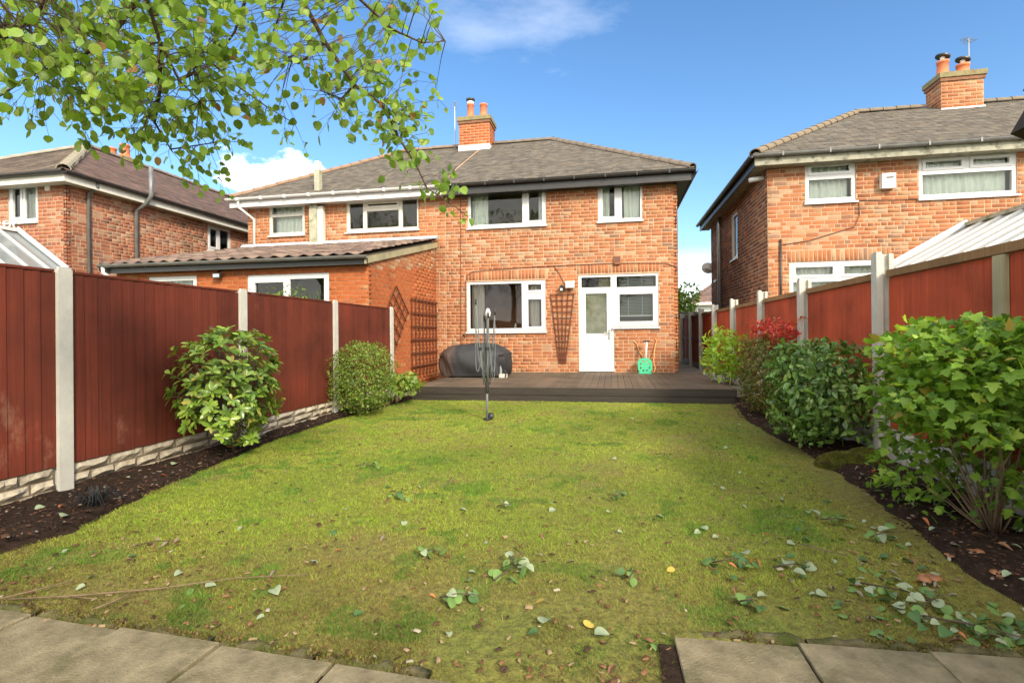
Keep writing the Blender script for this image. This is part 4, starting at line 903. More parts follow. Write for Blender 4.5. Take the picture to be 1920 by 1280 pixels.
MB().lathe([(.018,1.38),(.034,1.40),(.036,1.44),(.026,1.48),(.012,1.50)],(ax+.03,ay,0),12).build('head',MAT['cream_plastic'],t,True)
for i in range(11):
    a1=arms[i%4]; a2=arms[(i+1)%4]; z1=1.1+.05*i; mb=MB(); pts=[]
    for k in range(13):
        s_=k/12; sag=(.45+.05*i)*(1-(2*s_-1)**2); bx_=(a1[0]*(1-s_)+a2[0]*s_); by_=(a1[1]*(1-s_)+a2[1]*s_); o_=1.0+.35*math.sin(s_*math.pi)
        pts.append((ax+.01+bx_*o_,ay+by_*o_-.03*math.sin(s_*math.pi),min(z1,1.5)-sag))
    MB().tube(pts,.003,4,cap=False).build('washing_line',MAT['line'],t)
# hose reel
hx0,hy0=.70,12.22
t=thing('hose_reel','green plastic hose reel with cream handle against the brick wall','hose reel',(hx0,hy0,.24))
def reel_side(y):
    mb=MB(); rs_=[.0,.05,.088,.120,.158]; N_=32; zc=.415
    def pt(r,k,yy):
        a=2*math.pi*k/N_; e=1.0 if r<.15 else 1+.10*abs(math.sin(2*a))**2
        return (hx0+r*e*math.cos(a),yy,zc+r*e*1.08*math.sin(a))
    for i in range(4):
        for k in range(N_):
            if i==2 and k%4 in(1,2): 
                continue
            for yy,rev in ((y,False),(y+.014,True)):
                q=[pt(rs_[i],k,yy),pt(rs_[i],k+1,yy),pt(rs_[i+1],k+1,yy),pt(rs_[i+1],k,yy)]
                mb.add(q if not rev else q[::-1],[(0,1,2,3)])
    for k in range(N_): mb.add([pt(rs_[4],k,y),pt(rs_[4],k+1,y),pt(rs_[4],k+1,y+.014),pt(rs_[4],k,y+.014)],[(0,1,2,3)])
    return mb
reel_side(hy0-.10).build('side_plate',MAT['green_plastic'],t); reel_side(hy0+.09).build('side_plate',MAT['green_plastic'],t)
MB().tube([(hx0,hy0-.09,.415),(hx0,hy0+.09,.415)],.075,14).build('drum',MAT['green_plastic'],t,True)
hp=[]; 
for k in range(140): a=k*.42; hp.append((hx0+.10*math.cos(a),hy0-.075+.15*(k/140),.415+.10*math.sin(a)))
MB().tube(hp,.011,6).build('wound_hose',MAT['hose'],t,True)
MB().box(hx0-.15,hx0+.15,hy0-.11,hy0+.11,.242,.262).build('foot',MAT['green_plastic'],t)
MB().tube([(hx0+.02,hy0-.02,.55),(hx0+.05,hy0+.06,.95)],.020,8).build('handle_tube',MAT['cream_plastic'],t,True); MB().box(hx0-.03,hx0+.12,hy0+.04,hy0+.075,.945,.985).build('grip',MAT['plastic_black'],t)
MB().tube([(hx0+.12,hy0,.30),(hx0+.20,hy0-.04,.27),(hx0+.23,hy0+.02,.36),(hx0+.20,hy0+.1,.50),(hx0+.23,D-.05,.75),(hx0+.28,D-.03,.98),(hx0+.26,D-.03,1.02)],.010,6).tube([(hx0-.02,D-.04,.60),(hx0-.12,D-.035,.75),(hx0-.16,D-.03,.90),(hx0-.22,D-.03,.97)],.010,6).build('loose_hose',MAT['hose'],t,True)
# nest box on a pole beyond the fence
t=thing('nest_box','dark wooden nest box jutting in above the red fence','nest box',(3.0,3.7,0))
MB().tube([(2.98,3.72,-.05),(2.98,3.72,2.45)],.035,8).build('pole',MAT['darkwood'],t,True)
NM=Matrix.Translation((2.72,3.72,2.52))@Matrix.Rotation(R(28),4,'Y')
MB().box(-.17,.26,-.26,.24,.09,.115).build('roof',MAT['darkwood'],t,M=NM); MB().box(-.13,.2,-.2,.18,-.22,.09).build('box',MAT['darkwood'],t,M=NM); MB().lathe([(.03,0),(.03,.01)],(0,0,0),12).build('entrance',MAT['rail'],t,M=NM@Matrix.Translation((.02,-.2,-.06))@Matrix.Rotation(R(90),4,'X'))
# ------------------------------------------------------------------ foliage
def tmpl(outline,fold=.22,curl=.12):
    """leaf in the XY plane, petiole at the origin, tip at y=1; right half outline from base to tip"""
    mid=[(0,y) for _,y in outline]; vs=[];fs=[]
    n=len(outline)
    for x,y in outline: vs.append((x,y,abs(x)*fold-curl*y*y))
    for x,y in mid: vs.append((0,y,-curl*y*y))
    for x,y in outline: vs.append((-x,y,abs(x)*fold-curl*y*y))
    for i in range(n-1):
        fs+=[(n+i,i,i+1),(n+i,i+1,n+i+1),(n+i,n+i+1,2*n+i+1),(n+i,2*n+i+1,2*n+i)]
    return np.array(vs,np.float32),np.array(fs,np.int32)
LEAF={'round_cupped':tmpl([(.02,0),(.27,.05),(.44,.24),(.46,.48),(.33,.74),(.14,.92),(0,1.0)],.42,.28),'round_bent':tmpl([(.02,0),(.33,.10),(.45,.33),(.43,.60),(.24,.86),(.06,.99),(0,1.08)],-.2,.35),
 'curled':tmpl([(.01,0),(.16,.15),(.22,.40),(.17,.70),(.06,.92),(0,1)],.9,.45),'round':tmpl([(.02,0),(.32,.08),(.48,.30),(.50,.52),(.36,.80),(.10,.97),(0,1.05)],.12,.10),
 'oval':tmpl([(.01,0),(.10,.15),(.20,.42),(.21,.66),(.12,.90),(0,1)],.25,.15),
 'ovate':tmpl([(.01,0),(.20,.16),(.27,.38),(.20,.68),(.07,.92),(0,1)],.25,.18),
 'lobed':tmpl([(.02,0),(.30,.02),(.50,.18),(.30,.30),(.56,.56),(.28,.58),(.22,.78),(0,1.05)],.18,.14),
 'tiny':(np.array([(0,0,0),(.28,.5,.06),(0,1,-.05),(-.28,.5,.06)],np.float32),np.array([(0,1,2),(0,2,3)],np.int32))}
def frames(axis,normal):
    a=axis/np.linalg.norm(axis,axis=1,keepdims=True); x=np.cross(a,normal); x/=np.linalg.norm(x,axis=1,keepdims=True)+1e-9; z=np.cross(x,a); return np.stack([x,a,z],-1)
LM_={}
def leafmesh(shape,col,mat):
    k=(shape,col,mat)
    if k not in LM_:
        v,f=LEAF[shape]; me=fastmesh('leaf',v,f,np.array(col),True); me.materials.append(MAT[mat]); LM_[k]=me
    return LM_[k]
def foliage(parent,shape,pos,axis,normal,scale,ci,pal,mat,nparts=0,name='foliage',jit=.18):
    v,f=LEAF[shape]; Rm=frames(axis,normal); N_=len(pos); ci=np.asarray(ci); sel=np.zeros(N_,bool)
    if nparts:
        d=np.linalg.norm(pos-np.array([0,0,EYE]),axis=1); order=np.argsort(-scale/d)
        fwd=np.array([-math.sin(.1895),math.cos(.1895),0]); rgt=np.array([math.cos(.1895),math.sin(.1895),0]); p=pos-np.array([0,0,EYE])
        yr=p@fwd; vis=(yr>.3)&(np.abs(p@rgt/np.maximum(yr,.1))<1.0)&(np.abs(p[:,2]/np.maximum(yr,.1))<.67)
        order=[i for i in order if vis[i]][:nparts]; sel[order]=True
        for i in order:
            M=Matrix(Rm[i].tolist()).to_4x4(); M=M@Matrix.Scale(float(scale[i]),4); M.translation=Vector(pos[i].tolist())
            obj('leaf',leafmesh(shape,pal[ci[i]],mat),None,parent,M)
    r=~sel; n=r.sum()
    if n:
        V=np.einsum('nij,kj->nki',Rm[r],v)*scale[r][:,None,None]+pos[r][:,None,:]
        F=(f[None]+(np.arange(n)*len(v))[:,None,None]).reshape(-1,3)
        P=np.array(pal,np.float32)[ci[r]]*(1+nrg.uniform(-jit,jit,(n,1))); Cc=np.repeat(P[:,None,:],len(v),1).reshape(-1,3)
        tag(obj(name,fastmesh(name,V.reshape(-1,3),F,Cc,True),MAT[mat],parent),kind='stuff')
def unit(v): return v/np.linalg.norm(v,axis=-1,keepdims=True)
def shell(n,p=2.6,inner=.55,zmin=-1.0,lump=.10,seed=0):
    r=np.random.default_rng(seed); out=[]
    d=unit(r.normal(size=(n*3,3))); d=d[d[:,2]>zmin][:n]
    sup=(np.abs(d)**p).sum(1)**(-1/p); rad=np.sqrt(r.uniform(inner**2,1,len(d)))
    l_=1+lump*(np.sin(d[:,0]*7+seed)*np.sin(d[:,1]*6+1+seed)+np.sin(d[:,2]*8+d[:,0]*5+seed)*.7)
    return d*(sup*rad*l_)[:,None],d,rad
def stems(parent,base,tips,r0=.012,n=5,mat='stem',name='stem'):
    for i,tp in enumerate(tips):
        b=Vector(base[i] if isinstance(base,list) else base); e_=Vector(tp); d=e_-b; pts=[];rr=[]
        for k in range(n+1):
            s_=k/n; pts.append(b+d*s_+Vector((rng.uniform(-1,1),rng.uniform(-1,1),rng.uniform(-.5,.5)))*.035*math.sin(s_*3.1)*d.length+Vector((0,0,.12*d.length*math.sin(s_*3.1)*.4))); rr.append(r0*(1-.75*s_))
        MB().tube(pts,rr,6).build(name,MAT[mat],parent,True)
def bush(name,label,cat,c,rad,n,shape,size,pal,wts,mat='leaf',nparts=0,p=2.6,inner=.6,zmin=-1,base=None,nst=8,seed=1,up_=.5,droop=.0,lump=.1,stemr=.010,group=None,out=1.0,t=None,nout=.9):
    if t is None: t=thing(name,label,cat,(c[0],c[1],0),group)
    r=np.random.default_rng(seed)
    u,d,rd=shell(n,p,inner,zmin,lump,seed); pos=np.array(c)+u*np.array(rad)
    tn=unit(np.cross(d,r.normal(size=d.shape))); axis=unit(d*.35*out+tn*.8+np.array([0,0,(up_-droop)*.6])); nor=unit(np.array([0,0,1.15-.65*nout])+d*nout+r.normal(size=d.shape)*.42)
    sc=size*r.uniform(.45,1.3,len(d)); ci=r.choice(len(pal),len(d),p=np.array(wts)/sum(wts)); ok=pos[:,2]>.03
    foliage(t,shape,pos[ok],axis[ok],nor[ok],sc[ok],ci[ok],pal,mat,nparts)
    b=base or (c[0],c[1],.02); tips=[np.array(c)+u[i]*np.array(rad)*.85 for i in r.choice(len(u),nst,False)]
    stems(t,b,tips,stemr); return t
# left bed
def whorl_bush():
    t=thing('laurel_bush','glossy green laurel-like bush with red stems in front of the red-brown fence','bush',(-3.55,4.4,0)); r=np.random.default_rng(4)
    c=np.array([-3.50,4.30,.72]); rad=np.array([.36,.50,.50]); base=Vector((-3.62,4.50,.03)); P=[];A_=[];Nn=[];tips=[]
    k=0
    while k<300:
        d=unit(r.normal(size=3)); 
        if d[2]<-.75: continue
        rr=r.uniform(.55,1)**.5; tip=c+d*rad*rr*(abs(d)**3).sum()**(-1/3)
        if tip[2]<.45 and r.random()<.4: continue
        if k>=245: tip=np.array([-3.50,4.52,.30])+unit(r.normal(size=3))*np.array([.24,.30,.22])*r.uniform(.4,1)
        tips.append(tip); k+=1; ax_=unit(d*.8+np.array([0,0,.55])); nl=r.integers(6,10)
        e1=unit(np.cross(ax_,[.3,.2,.9])); e2=np.cross(ax_,e1)
        for q_ in range(nl):
            a=2*math.pi*q_/nl+r.uniform(-.3,.3); out=unit(e1*math.cos(a)+e2*math.sin(a)+ax_*r.uniform(.15,.75)); P.append(tip+ax_*r.uniform(-.03,.02)); A_.append(out); Nn.append(unit(ax_+r.normal(size=3)*.25))
    pal=[(.17,.28,.035),(.24,.36,.05),(.32,.42,.08),(.10,.18,.028),(.36,.32,.06)]
    P=np.array(P); foliage(t,'oval',P,np.array(A_),np.array(Nn),r.uniform(.055,.092,len(P)),r.choice(5,len(P),p=[.3,.3,.17,.17,.06]),pal,'leaf_gloss',300)
    hubs=[Vector((-3.58,4.42,.35)),Vector((-3.5,4.2,.45)),Vector((-3.55,4.6,.42)),Vector((-3.42,4.4,.55))]
    for h in hubs: stems(t,base,[h],.010)
    for tp in tips: stems(t,min(hubs,key=lambda h:(h-Vector(tp)).length),[tp],.006,4)
whorl_bush()
bush('clipped_bush','rounded dense small-leaved bush against the fence, tinged bronze on top','bush',(-3.52,7.0,.56),(.43,.47,.50),11000,'ovate',.036,[(.14,.235,.036),(.19,.30,.045),(.26,.32,.065),(.095,.155,.03),(.29,.22,.07)],[.33,.27,.15,.17,.08],inner=.55,p=3,seed=2,lump=.05,nst=10,base=(-3.55,7.0,.02))
bush('young_shrub','small yellow-green shrub at the fence end beside the decking','bush',(-3.45,8.25,.30),(.30,.34,.22),420,'lobed',.075,[(.20,.30,.05),(.27,.33,.07),(.14,.23,.04)],[.5,.3,.2],seed=3,inner=.3,nst=9,base=(-3.55,8.2,.02),zmin=-.4)
bush('neighbour_shrub','leafy green shrub poking above the fence before the patio door','bush',(-5.45,8.0,1.55),(.65,.3,.42),900,'ovate',.075,[(.13,.22,.04),(.20,.29,.06),(.08,.14,.03)],[.5,.25,.25],seed=6,inner=.4,nst=12,base=(-5.45,8.0,0),lump=.25)
# right bed
PALL=[(.17,.31,.035),(.24,.39,.05),(.32,.46,.07),(.11,.21,.03),(.42,.32,.06)]
tl=bush('lobed_bush','large flat-topped bush of lobed green leaves in front of the red fence','bush',(2.0,3.40,.86),(.42,.54,.32),4200,'lobed',.055,PALL,[.34,.26,.14,.24,.02],nparts=230,p=4,inner=.5,seed=8,base=(2.02,3.3,.02),nst=13,up_=.25,droop=.15,stemr=.008,lump=.10,zmin=-.85,nout=.4,out=2.0)
bush('','','',(1.90,3.70,.46),(.26,.36,.44),1300,'lobed',.048,PALL,[.4,.3,.1,.2,0],nparts=70,p=2.5,inner=.3,seed=9,base=(2.02,3.35,.02),nst=12,up_=.1,lump=.25,stemr=.006,t=tl,nout=.4,out=2.0)
bush('','','',(2.08,3.22,.50),(.22,.34,.40),700,'lobed',.05,PALL,[.25,.1,.05,.6,0],p=2.5,inner=.1,seed=19,base=(2.05,3.3,.02),nst=6,up_=.1,lump=.25,stemr=.006,t=tl,nout=.4,out=2.0)  # low leaves weighted to the darkest green, standing for shade under the crown
bush('glossy_bush','dark glossy green broadleaf bush between bronze bush and concrete post','bush',(1.90,5.55,.57),(.40,.58,.48),5600,'ovate',.066,[(.085,.17,.032),(.12,.22,.042),(.17,.28,.058),(.055,.11,.024),(.24,.35,.09)],[.32,.28,.18,.16,.06],mat='leaf_gloss',nparts=300,p=3.2,inner=.35,seed=10,nst=12,base=(2.0,5.6,.02),lump=.08)
bush('nandina_bush','bronze-tinged fine-leaved bush with red leaves on its top','bush',(1.97,7.35,.60),(.36,.55,.50),9000,'ovate',.040,[(.11,.145,.03),(.15,.18,.04),(.22,.19,.05),(.07,.09,.024),(.30,.16,.06)],[.33,.27,.17,.17,.06],inner=.5,p=3,seed=12,nst=12,base=(2.0,7.3,.02),lump=.07)
bush('red_shrub','airy shrub of bright red leaves rising over the bronze bush','bush',(2.06,7.45,1.14),(.24,.62,.16),1300,'oval',.055,[(.50,.045,.04),(.60,.09,.06),(.40,.06,.035),(.50,.20,.10)],[.45,.25,.15,.15],inner=.2,seed=13,nst=16,base=(2.1,7.4,.3),lump=.3)
bush('lime_shrub','lime green broad-leaved shrub at the right end of the decking','bush',(1.95,10.0,.74),(.36,.50,.46),1300,'ovate',.095,[(.30,.48,.05),(.38,.54,.07),(.22,.38,.04),(.34,.17,.06)],[.45,.3,.2,.05],inner=.45,seed=14,nst=10,base=(2.07,10.1,.02),lump=.2,p=2.3)
def tuft():
    t=thing('mondo_grass','dark spiky tuft of grass-like leaves at the foot of the fence post','grass tuft',(-3.38,2.9,.04)); r=np.random.default_rng(3)
    for i in range(60):
        a=r.uniform(0,6.28); l_=r.uniform(.12,.24); d=Vector((math.cos(a),math.sin(a),0)); b=Vector((-3.38,2.9,.03))+d*r.uniform(0,.04); w_=Vector((-d.y,d.x,0))*.004
        p1=b+d*l_*.45+Vector((0,0,l_*.55)); p2=b+d*l_+Vector((0,0,l_*r.uniform(.1,.45)))
        MB().add([b-w_,b+w_,p1+w_,p1-w_,p2],[(0,1,2,3),(3,2,4)],(.018,.02,.022)).build('blade',MAT['grass'],t)
tuft()
# moss mound and toadstools
def lump(name,c,rx,ry,h,mat,parent,seed,amp=.15,n=20,m=9):
    r=np.random.default_rng(seed); ph=r.uniform(0,6,6); vs=[];fs=[]
    for j in range(m):
        e_=j/(m-1)*math.pi/2
        for i in range(n):
            a=2*math.pi*i/n; k=1+amp*(math.sin(3*a+ph[0])*.5+math.sin(5*a+ph[1]+3*e_)*.3+math.sin(7*a+ph[2]+5*e_)*.25); vs.append((c[0]+rx*k*math.cos(a)*math.cos(e_),c[1]+ry*k*math.sin(a)*math.cos(e_),c[2]+h*math.sin(e_)*(1+amp*.5*math.sin(2*a+ph[3]))))
    for j in range(m-1):
        for i in range(n): fs.append((j*n+i,j*n+(i+1)%n,(j+1)*n+(i+1)%n,(j+1)*n+i))
    return MB().add(vs,fs).build(name,MAT[mat],parent,True)
t=thing('moss_mound','rounded green moss mound beside the concrete fence post','moss',(1.95,4.95,0))
lump('mound',(1.90,4.86,0),.21,.17,.12,'moss',t,5); lump('mound',(2.10,4.95,0),.17,.16,.14,'moss',t,6)
def fuzz(parent,c,rx,ry,h,n,cols,sd,hh=.012):
    r=np.random.default_rng(sd); a=r.uniform(0,6.28,n); e_=np.arcsin(r.uniform(.05,1,n)); pos=np.stack([c[0]+rx*np.cos(a)*np.cos(e_),c[1]+ry*np.sin(a)*np.cos(e_),c[2]+h*np.sin(e_)*.98],1)
    nm=unit(np.stack([np.cos(a)*np.cos(e_),np.sin(a)*np.cos(e_),np.sin(e_)+.3],1)); foliage(parent,'tiny',pos,unit(nm+r.normal(size=nm.shape)*.4),unit(r.normal(size=nm.shape)),hh*r.uniform(.7,1.6,n),r.choice(len(cols),n),cols,'grass',name='moss_fuzz')
fuzz(t,(1.90,4.86,0),.22,.18,.126,4000,[(.12,.13,.02),(.16,.15,.025),(.09,.08,.02)],1); fuzz(t,(2.10,4.95,0),.18,.17,.147,3000,[(.12,.13,.02),(.16,.15,.025),(.08,.07,.02)],2)
for et in {e_[0].name:e_[0] for e_ in EDG}.values():
    r=np.random.default_rng(31); PP=[]
    for tt,a,b in EDG:
        if tt.name!=et.name: continue
        n=900; q_=r.random(n); keep=vnoise(q_*3+a.x*5+40,q_*0+7,1.7,51)>.36; q_=q_[keep]; w_=r.normal(0,.016,len(q_))
        PP.append(np.stack([a.x+(b.x-a.x)*q_,a.y+(b.y-a.y)*q_+w_,.020-np.abs(w_)*.5+r.uniform(-.006,.002,len(q_))],1))
    PP=np.concatenate(PP); n=len(PP); foliage(et,'tiny',PP,unit(r.normal(size=(n,3))*.5+np.array([0,0,1.])),unit(r.normal(size=(n,3))),.011*r.uniform(.6,1.6,n),r.choice(4,n),[(.12,.14,.02),(.17,.16,.03),(.10,.07,.03),(.20,.13,.05)],'grass',name='moss')
for k,(x,y,s_,lab) in enumerate(((1.76,3.0,.045,'cluster of orange-brown toadstools in the soil under the lobed bush'),(1.37,2.67,.034,'lone orange-brown toadstool clump on the mossy lawn edge'),(1.70,2.74,.03,'small brown toadstool at the edge of the soil'),(1.62,2.96,.03,'pair of small pale toadstools by the soil edge'))):
    t=thing('toadstool',lab,'toadstool',(x,y,0)); r=np.random.default_rng(k+20)
    for i in range(5 if k<2 else 2):
        dx,dy=r.uniform(-1,1,2)*s_*.8; q_=s_*r.uniform(.5,.85); z=.02+r.uniform(.2,.8)*s_
        MB().lathe([(q_*.25,-.03-z),(q_*.2,0)],(x+dx,y+dy,z),8).build('stalk',MAT['cream_plastic'],t,True)
        lump('cap',(x+dx,y+dy,z-.004),q_,q_,q_*.55,'fungus',t,k*9+i,.18,14,6)

# ------------------------------------------------------------------ overhanging poplar, standing behind the viewer
def tree():
    t=thing('poplar_tree','overhanging poplar tree with round green leaves on drooping branches','tree',(-1.9,-2.2,0)); r=np.random.default_rng(17)
    trunk=[(-1.9,-2.2,-.1),(-1.88,-2.15,1.2),(-1.8,-2.0,2.6),(-1.7,-1.7,3.8),(-1.6,-1.3,4.8)]
    MB().tube(trunk,[.17,.14,.12,.09,.06],12).build('trunk',MAT['bark'],t,True)
    E_=np.array([0,0,EYE]); nodes=[]
    def br(pts,r0,r1,start=None):
        P=[np.array(p,float) for p in pts]; 
        n=len(P); MB().tube([Vector(p) for p in P],[r0+(r1-r0)*i/(n-1) for i in range(n)],7).build('branch',MAT['bark'],t,True)
        for a,b in zip(P[:-1],P[1:]):
            for k in range(6): nodes.append(a+(b-a)*k/6)
        nodes.append(P[-1])
    br([(-1.7,-1.7,3.8),(-1.6,-.6,4.2),(-1.5,.6,3.9)]+[(-1.404,1.971,2.906),(-1.368,2.08,2.706),(-1.275,2.199,2.48),(-1.193,2.317,2.332),(-1.091,2.387,2.264),(-1.024,2.451,2.109),(-0.96,2.514,1.992),(-0.931,2.571,1.898),(-0.818,2.643,1.819)],.016,.002)
    br([(-1.5,.6,3.9)]+[(-1.132,1.921,2.739),(-1.046,2.039,2.568),(-0.935,2.163,2.48),(-0.827,2.234,2.448),(-0.737,2.302,2.48)],.010,.002)
    br([(-1.6,-.6,4.2),(-1.7,.7,3.8)]+[(-1.794,1.692,2.731),(-1.824,1.788,2.533),(-1.847,1.886,2.376),(-1.853,1.987,2.268),(-1.839,2.091,2.219)],.014,.003)
    br([(-1.824,1.788,2.533),(-2.125,1.934,2.48),(-2.374,1.988,2.419),(-2.698,2.028,2.398),(-2.962,2.079,2.345),(-3.118,2.049,2.294)],.012,.003)
    br([(-1.847,1.886,2.376),(-2.102,2.142,2.316),(-2.298,2.308,2.246),(-2.301,2.41,2.145),(-2.115,2.496,2.195)],.010,.003)
    br([(-1.853,1.987,2.268),(-2.074,2.453,2.596),(-2.005,2.568,2.515),(-1.894,2.641,2.432),(-1.771,2.715,2.355)],.008,.002)
    br([(-1.794,1.692,2.731),(-1.933,1.564,2.48),(-2.156,1.623,2.349),(-2.369,1.684,2.347)],.014,.003)
    br([(-1.404,1.971,2.906),(-1.674,2.225,2.818),(-1.82,2.298,2.649),(-1.986,2.368,2.571)],.012,.003)
    br([(-1.275,2.199,2.48),(-1.512,2.357,2.488),(-1.637,2.435,2.568)],.006,.002); br([(-1.193,2.317,2.332),(-1.306,2.397,2.315),(-1.464,2.469,2.402)],.006,.002)
    br([(-1.368,2.08,2.706),(-1.613,2.338,2.7),(-1.794,2.507,2.679)],.007,.002)
    # crown above and behind the frame
    for e_ in ((-1.4,-2.6,5.6),(-3.2,-1.8,5.4),(-3.4,-3.6,5.6),(-1.6,-4.2,5.7),(-2.4,-3,6.2)): br([(-1.6,-1.3,4.8),((-1.6+e_[0])/2,(-1.3+e_[1])/2,5.3),e_],.035,.006)
    # hanging sprays: outline (along the spray's face, height), distance out from the trunk side, half thickness, clusters
    regs=[([(-2.255, 2.713), (-1.071, 2.701), (-1.087, 2.476), (-1.161, 2.353), (-1.251, 2.297), (-1.274, 2.151), (-1.398, 2.084), (-1.578, 2.098), (-1.702, 2.2), (-1.826, 2.15), (-1.95, 2.237), (-2.029, 2.204), (-2.165, 2.115), (-2.255, 2.127)], 2.225, 0.4750000000000001, 560),
          ([(-1.984, 2.371), (-1.696, 2.368), (-1.532, 2.312), (-1.445, 2.147), (-1.546, 2.079), (-1.71, 1.993), (-1.855, 2.055), (-1.921, 2.234)], 2.7, 0.30000000000000004, 44),
          ([(-1.66, 2.707), (-1.528, 2.647), (-1.411, 2.484), (-1.19, 2.373), (-1.199, 2.274), (-1.337, 2.345), (-1.484, 2.417), (-1.646, 2.531)], 2.9000000000000004, 0.19999999999999996, 22),
          ([(-1.167, 2.859), (-0.484, 2.852), (-0.397, 2.578), (-0.268, 2.532), (-0.286, 2.433), (-0.41, 2.392), (-0.534, 2.468), (-0.583, 2.332), (-0.434, 2.231), (-0.41, 2.144), (-0.534, 2.07), (-0.633, 2.146), (-0.795, 2.234), (-0.956, 2.273), (-1.092, 2.424), (-1.167, 2.561)], 2.45, 0.44999999999999996, 190),
          ([(-0.678, 2.311), (-0.439, 2.295), (-0.426, 2.056), (-0.346, 1.935), (-0.245, 1.822), (-0.261, 1.759), (-0.439, 1.878), (-0.545, 2.004), (-0.638, 2.138)], 2.625, 0.2250000000000001, 34)]
    fw=np.array([-.1884,.9821,0]); rt=np.array([.9821,.1884,0])
    P=[];A_=[];Nn=[];S=[]; tw=MB(); G=[]
    def inside(x,y,pl):
        c_=False; j=len(pl)-1
        for i in range(len(pl)):
            if (pl[i][1]>y)!=(pl[j][1]>y) and x<(pl[j][0]-pl[i][0])*(y-pl[i][1])/(pl[j][1]-pl[i][1])+pl[i][0]: c_=not c_
            j=i
        return c_
    NA=np.array(nodes)
    for pl,dm,dh,cnt in regs:
        xs=[p[0] for p in pl]; ys=[p[1] for p in pl]; k=0
        while k<cnt:
            u,v=r.uniform(min(xs),max(xs)),r.uniform(min(ys),max(ys))
            if not inside(u,v,pl): continue
            k+=1; c_=rt*u+fw*(dm+r.uniform(-dh,dh))+np.array([0,0,v]); j=np.argmin(np.linalg.norm(NA-c_,axis=1)); G.append((NA[j],c_))
    for i in range(170):   # the rest of the crown
        c_=np.array([-2.4,-3.0,5.4])+unit(r.normal(size=3))*np.array([2.2,2.2,1.0])*r.uniform(.3,1)
        if c_[1]>0.6 : continue
        j=np.argmin(np.linalg.norm(NA-c_,axis=1)); G.append((NA[j],c_))
    for a,c_ in G:
        L_=np.linalg.norm(c_-a); m=(a+c_)/2+np.array([0,0,.06*L_]); tw.tube([Vector(a),Vector(m),Vector(c_)],[.0022,.0016,.001],4,cap=False)
        nl=r.integers(3,6); dr=unit(c_-a+1e-6)
        for q_ in range(nl):
            p=c_+r.normal(size=3)*.028+dr*.02*q_-np.array([0,0,.012]); P.append(p); A_.append(unit(r.normal(size=3)*.6+np.array([0,0,-.75])+dr*.4)); Nn.append(unit(r.normal(size=3)*.8+np.array([0,-.6,.3]))); S.append(r.uniform(.025,.049)); tw.tube([Vector(c_),Vector(p)],.0009,3,cap=False)
    tw.build('twigs',MAT['bark'],t)['kind']='stuff'
    pal=[(.20,.33,.045),(.25,.39,.06),(.15,.25,.04),(.32,.43,.08),(.34,.19,.08)]
    P=np.array(P); A_=np.array(A_); Nn=np.array(Nn); S=np.array(S); ci=r.choice(5,len(P),p=[.36,.27,.2,.15,.02]); wh=r.choice(3,len(P))
    for k,sh in enumerate(('round','round_cupped','round_bent')): m_=wh==k; foliage(t,sh,P[m_],A_[m_],Nn[m_],S[m_],ci[m_],pal,'leaf',100)
tree()
# garden trees further back (the windows mirror them) and one beyond the gap
def far_tree(label,x,y,h,rx,seed,n=4200,size=.16,group=None):
    t=thing('broadleaf_tree',label,'tree',(x,y,0),group); r=np.random.default_rng(seed)
    MB().tube([(x,y,-.1),(x+.1,y,h*.35),(x,y+.1,h*.6)],[.2,.15,.08],10).build('trunk',MAT['bark'],t,True)
    cs=[np.array([x,y,h*.66])+unit(r.normal(size=3))*np.array([rx*.55,rx*.55,h*.2]) for _ in range(9)]
    for c_ in cs: stems(t,(x,y,h*.4),[c_],.06,4,'bark','limb')
    P=[];Dd=[]
    for c_ in cs:
        d=unit(r.normal(size=(n//9,3))); P.append(c_+d*rx*.52*(r.uniform(.5,1,(len(d),1))**.5)); Dd.append(d)
    P=np.concatenate(P); Dd=np.concatenate(Dd); pal=[(.06,.10,.02),(.085,.14,.028),(.045,.075,.018)]
    foliage(t,'ovate',P,unit(Dd+r.normal(size=P.shape)*.6),unit(r.normal(size=P.shape)*.5+np.array([0,0,1])),size*r.uniform(.6,1.3,len(P)),r.choice(3,len(P)),pal,'leaf',name='crown')
for i,(x,y,h,rx) in enumerate(((-9.5,-6.5,9.5,2.9),(-6.3,-8,10,3.0),(-3.2,-7.5,9.5,2.8),(.2,-7.2,9,2.7),(-13.5,-5,9,2.9))): far_tree('broadleaf tree at the back of the garden, mirrored in the windows',x,y,h,rx,40+i,group='trees at the back of the garden')
far_tree('small bright green tree beyond the passage beside the orange brick house',4.2,34,4.4,1.3,50,2400,.2)
far_tree('low green tree in front of the distant white house',6.0,38.5,3.0,.9,51,900,.2)
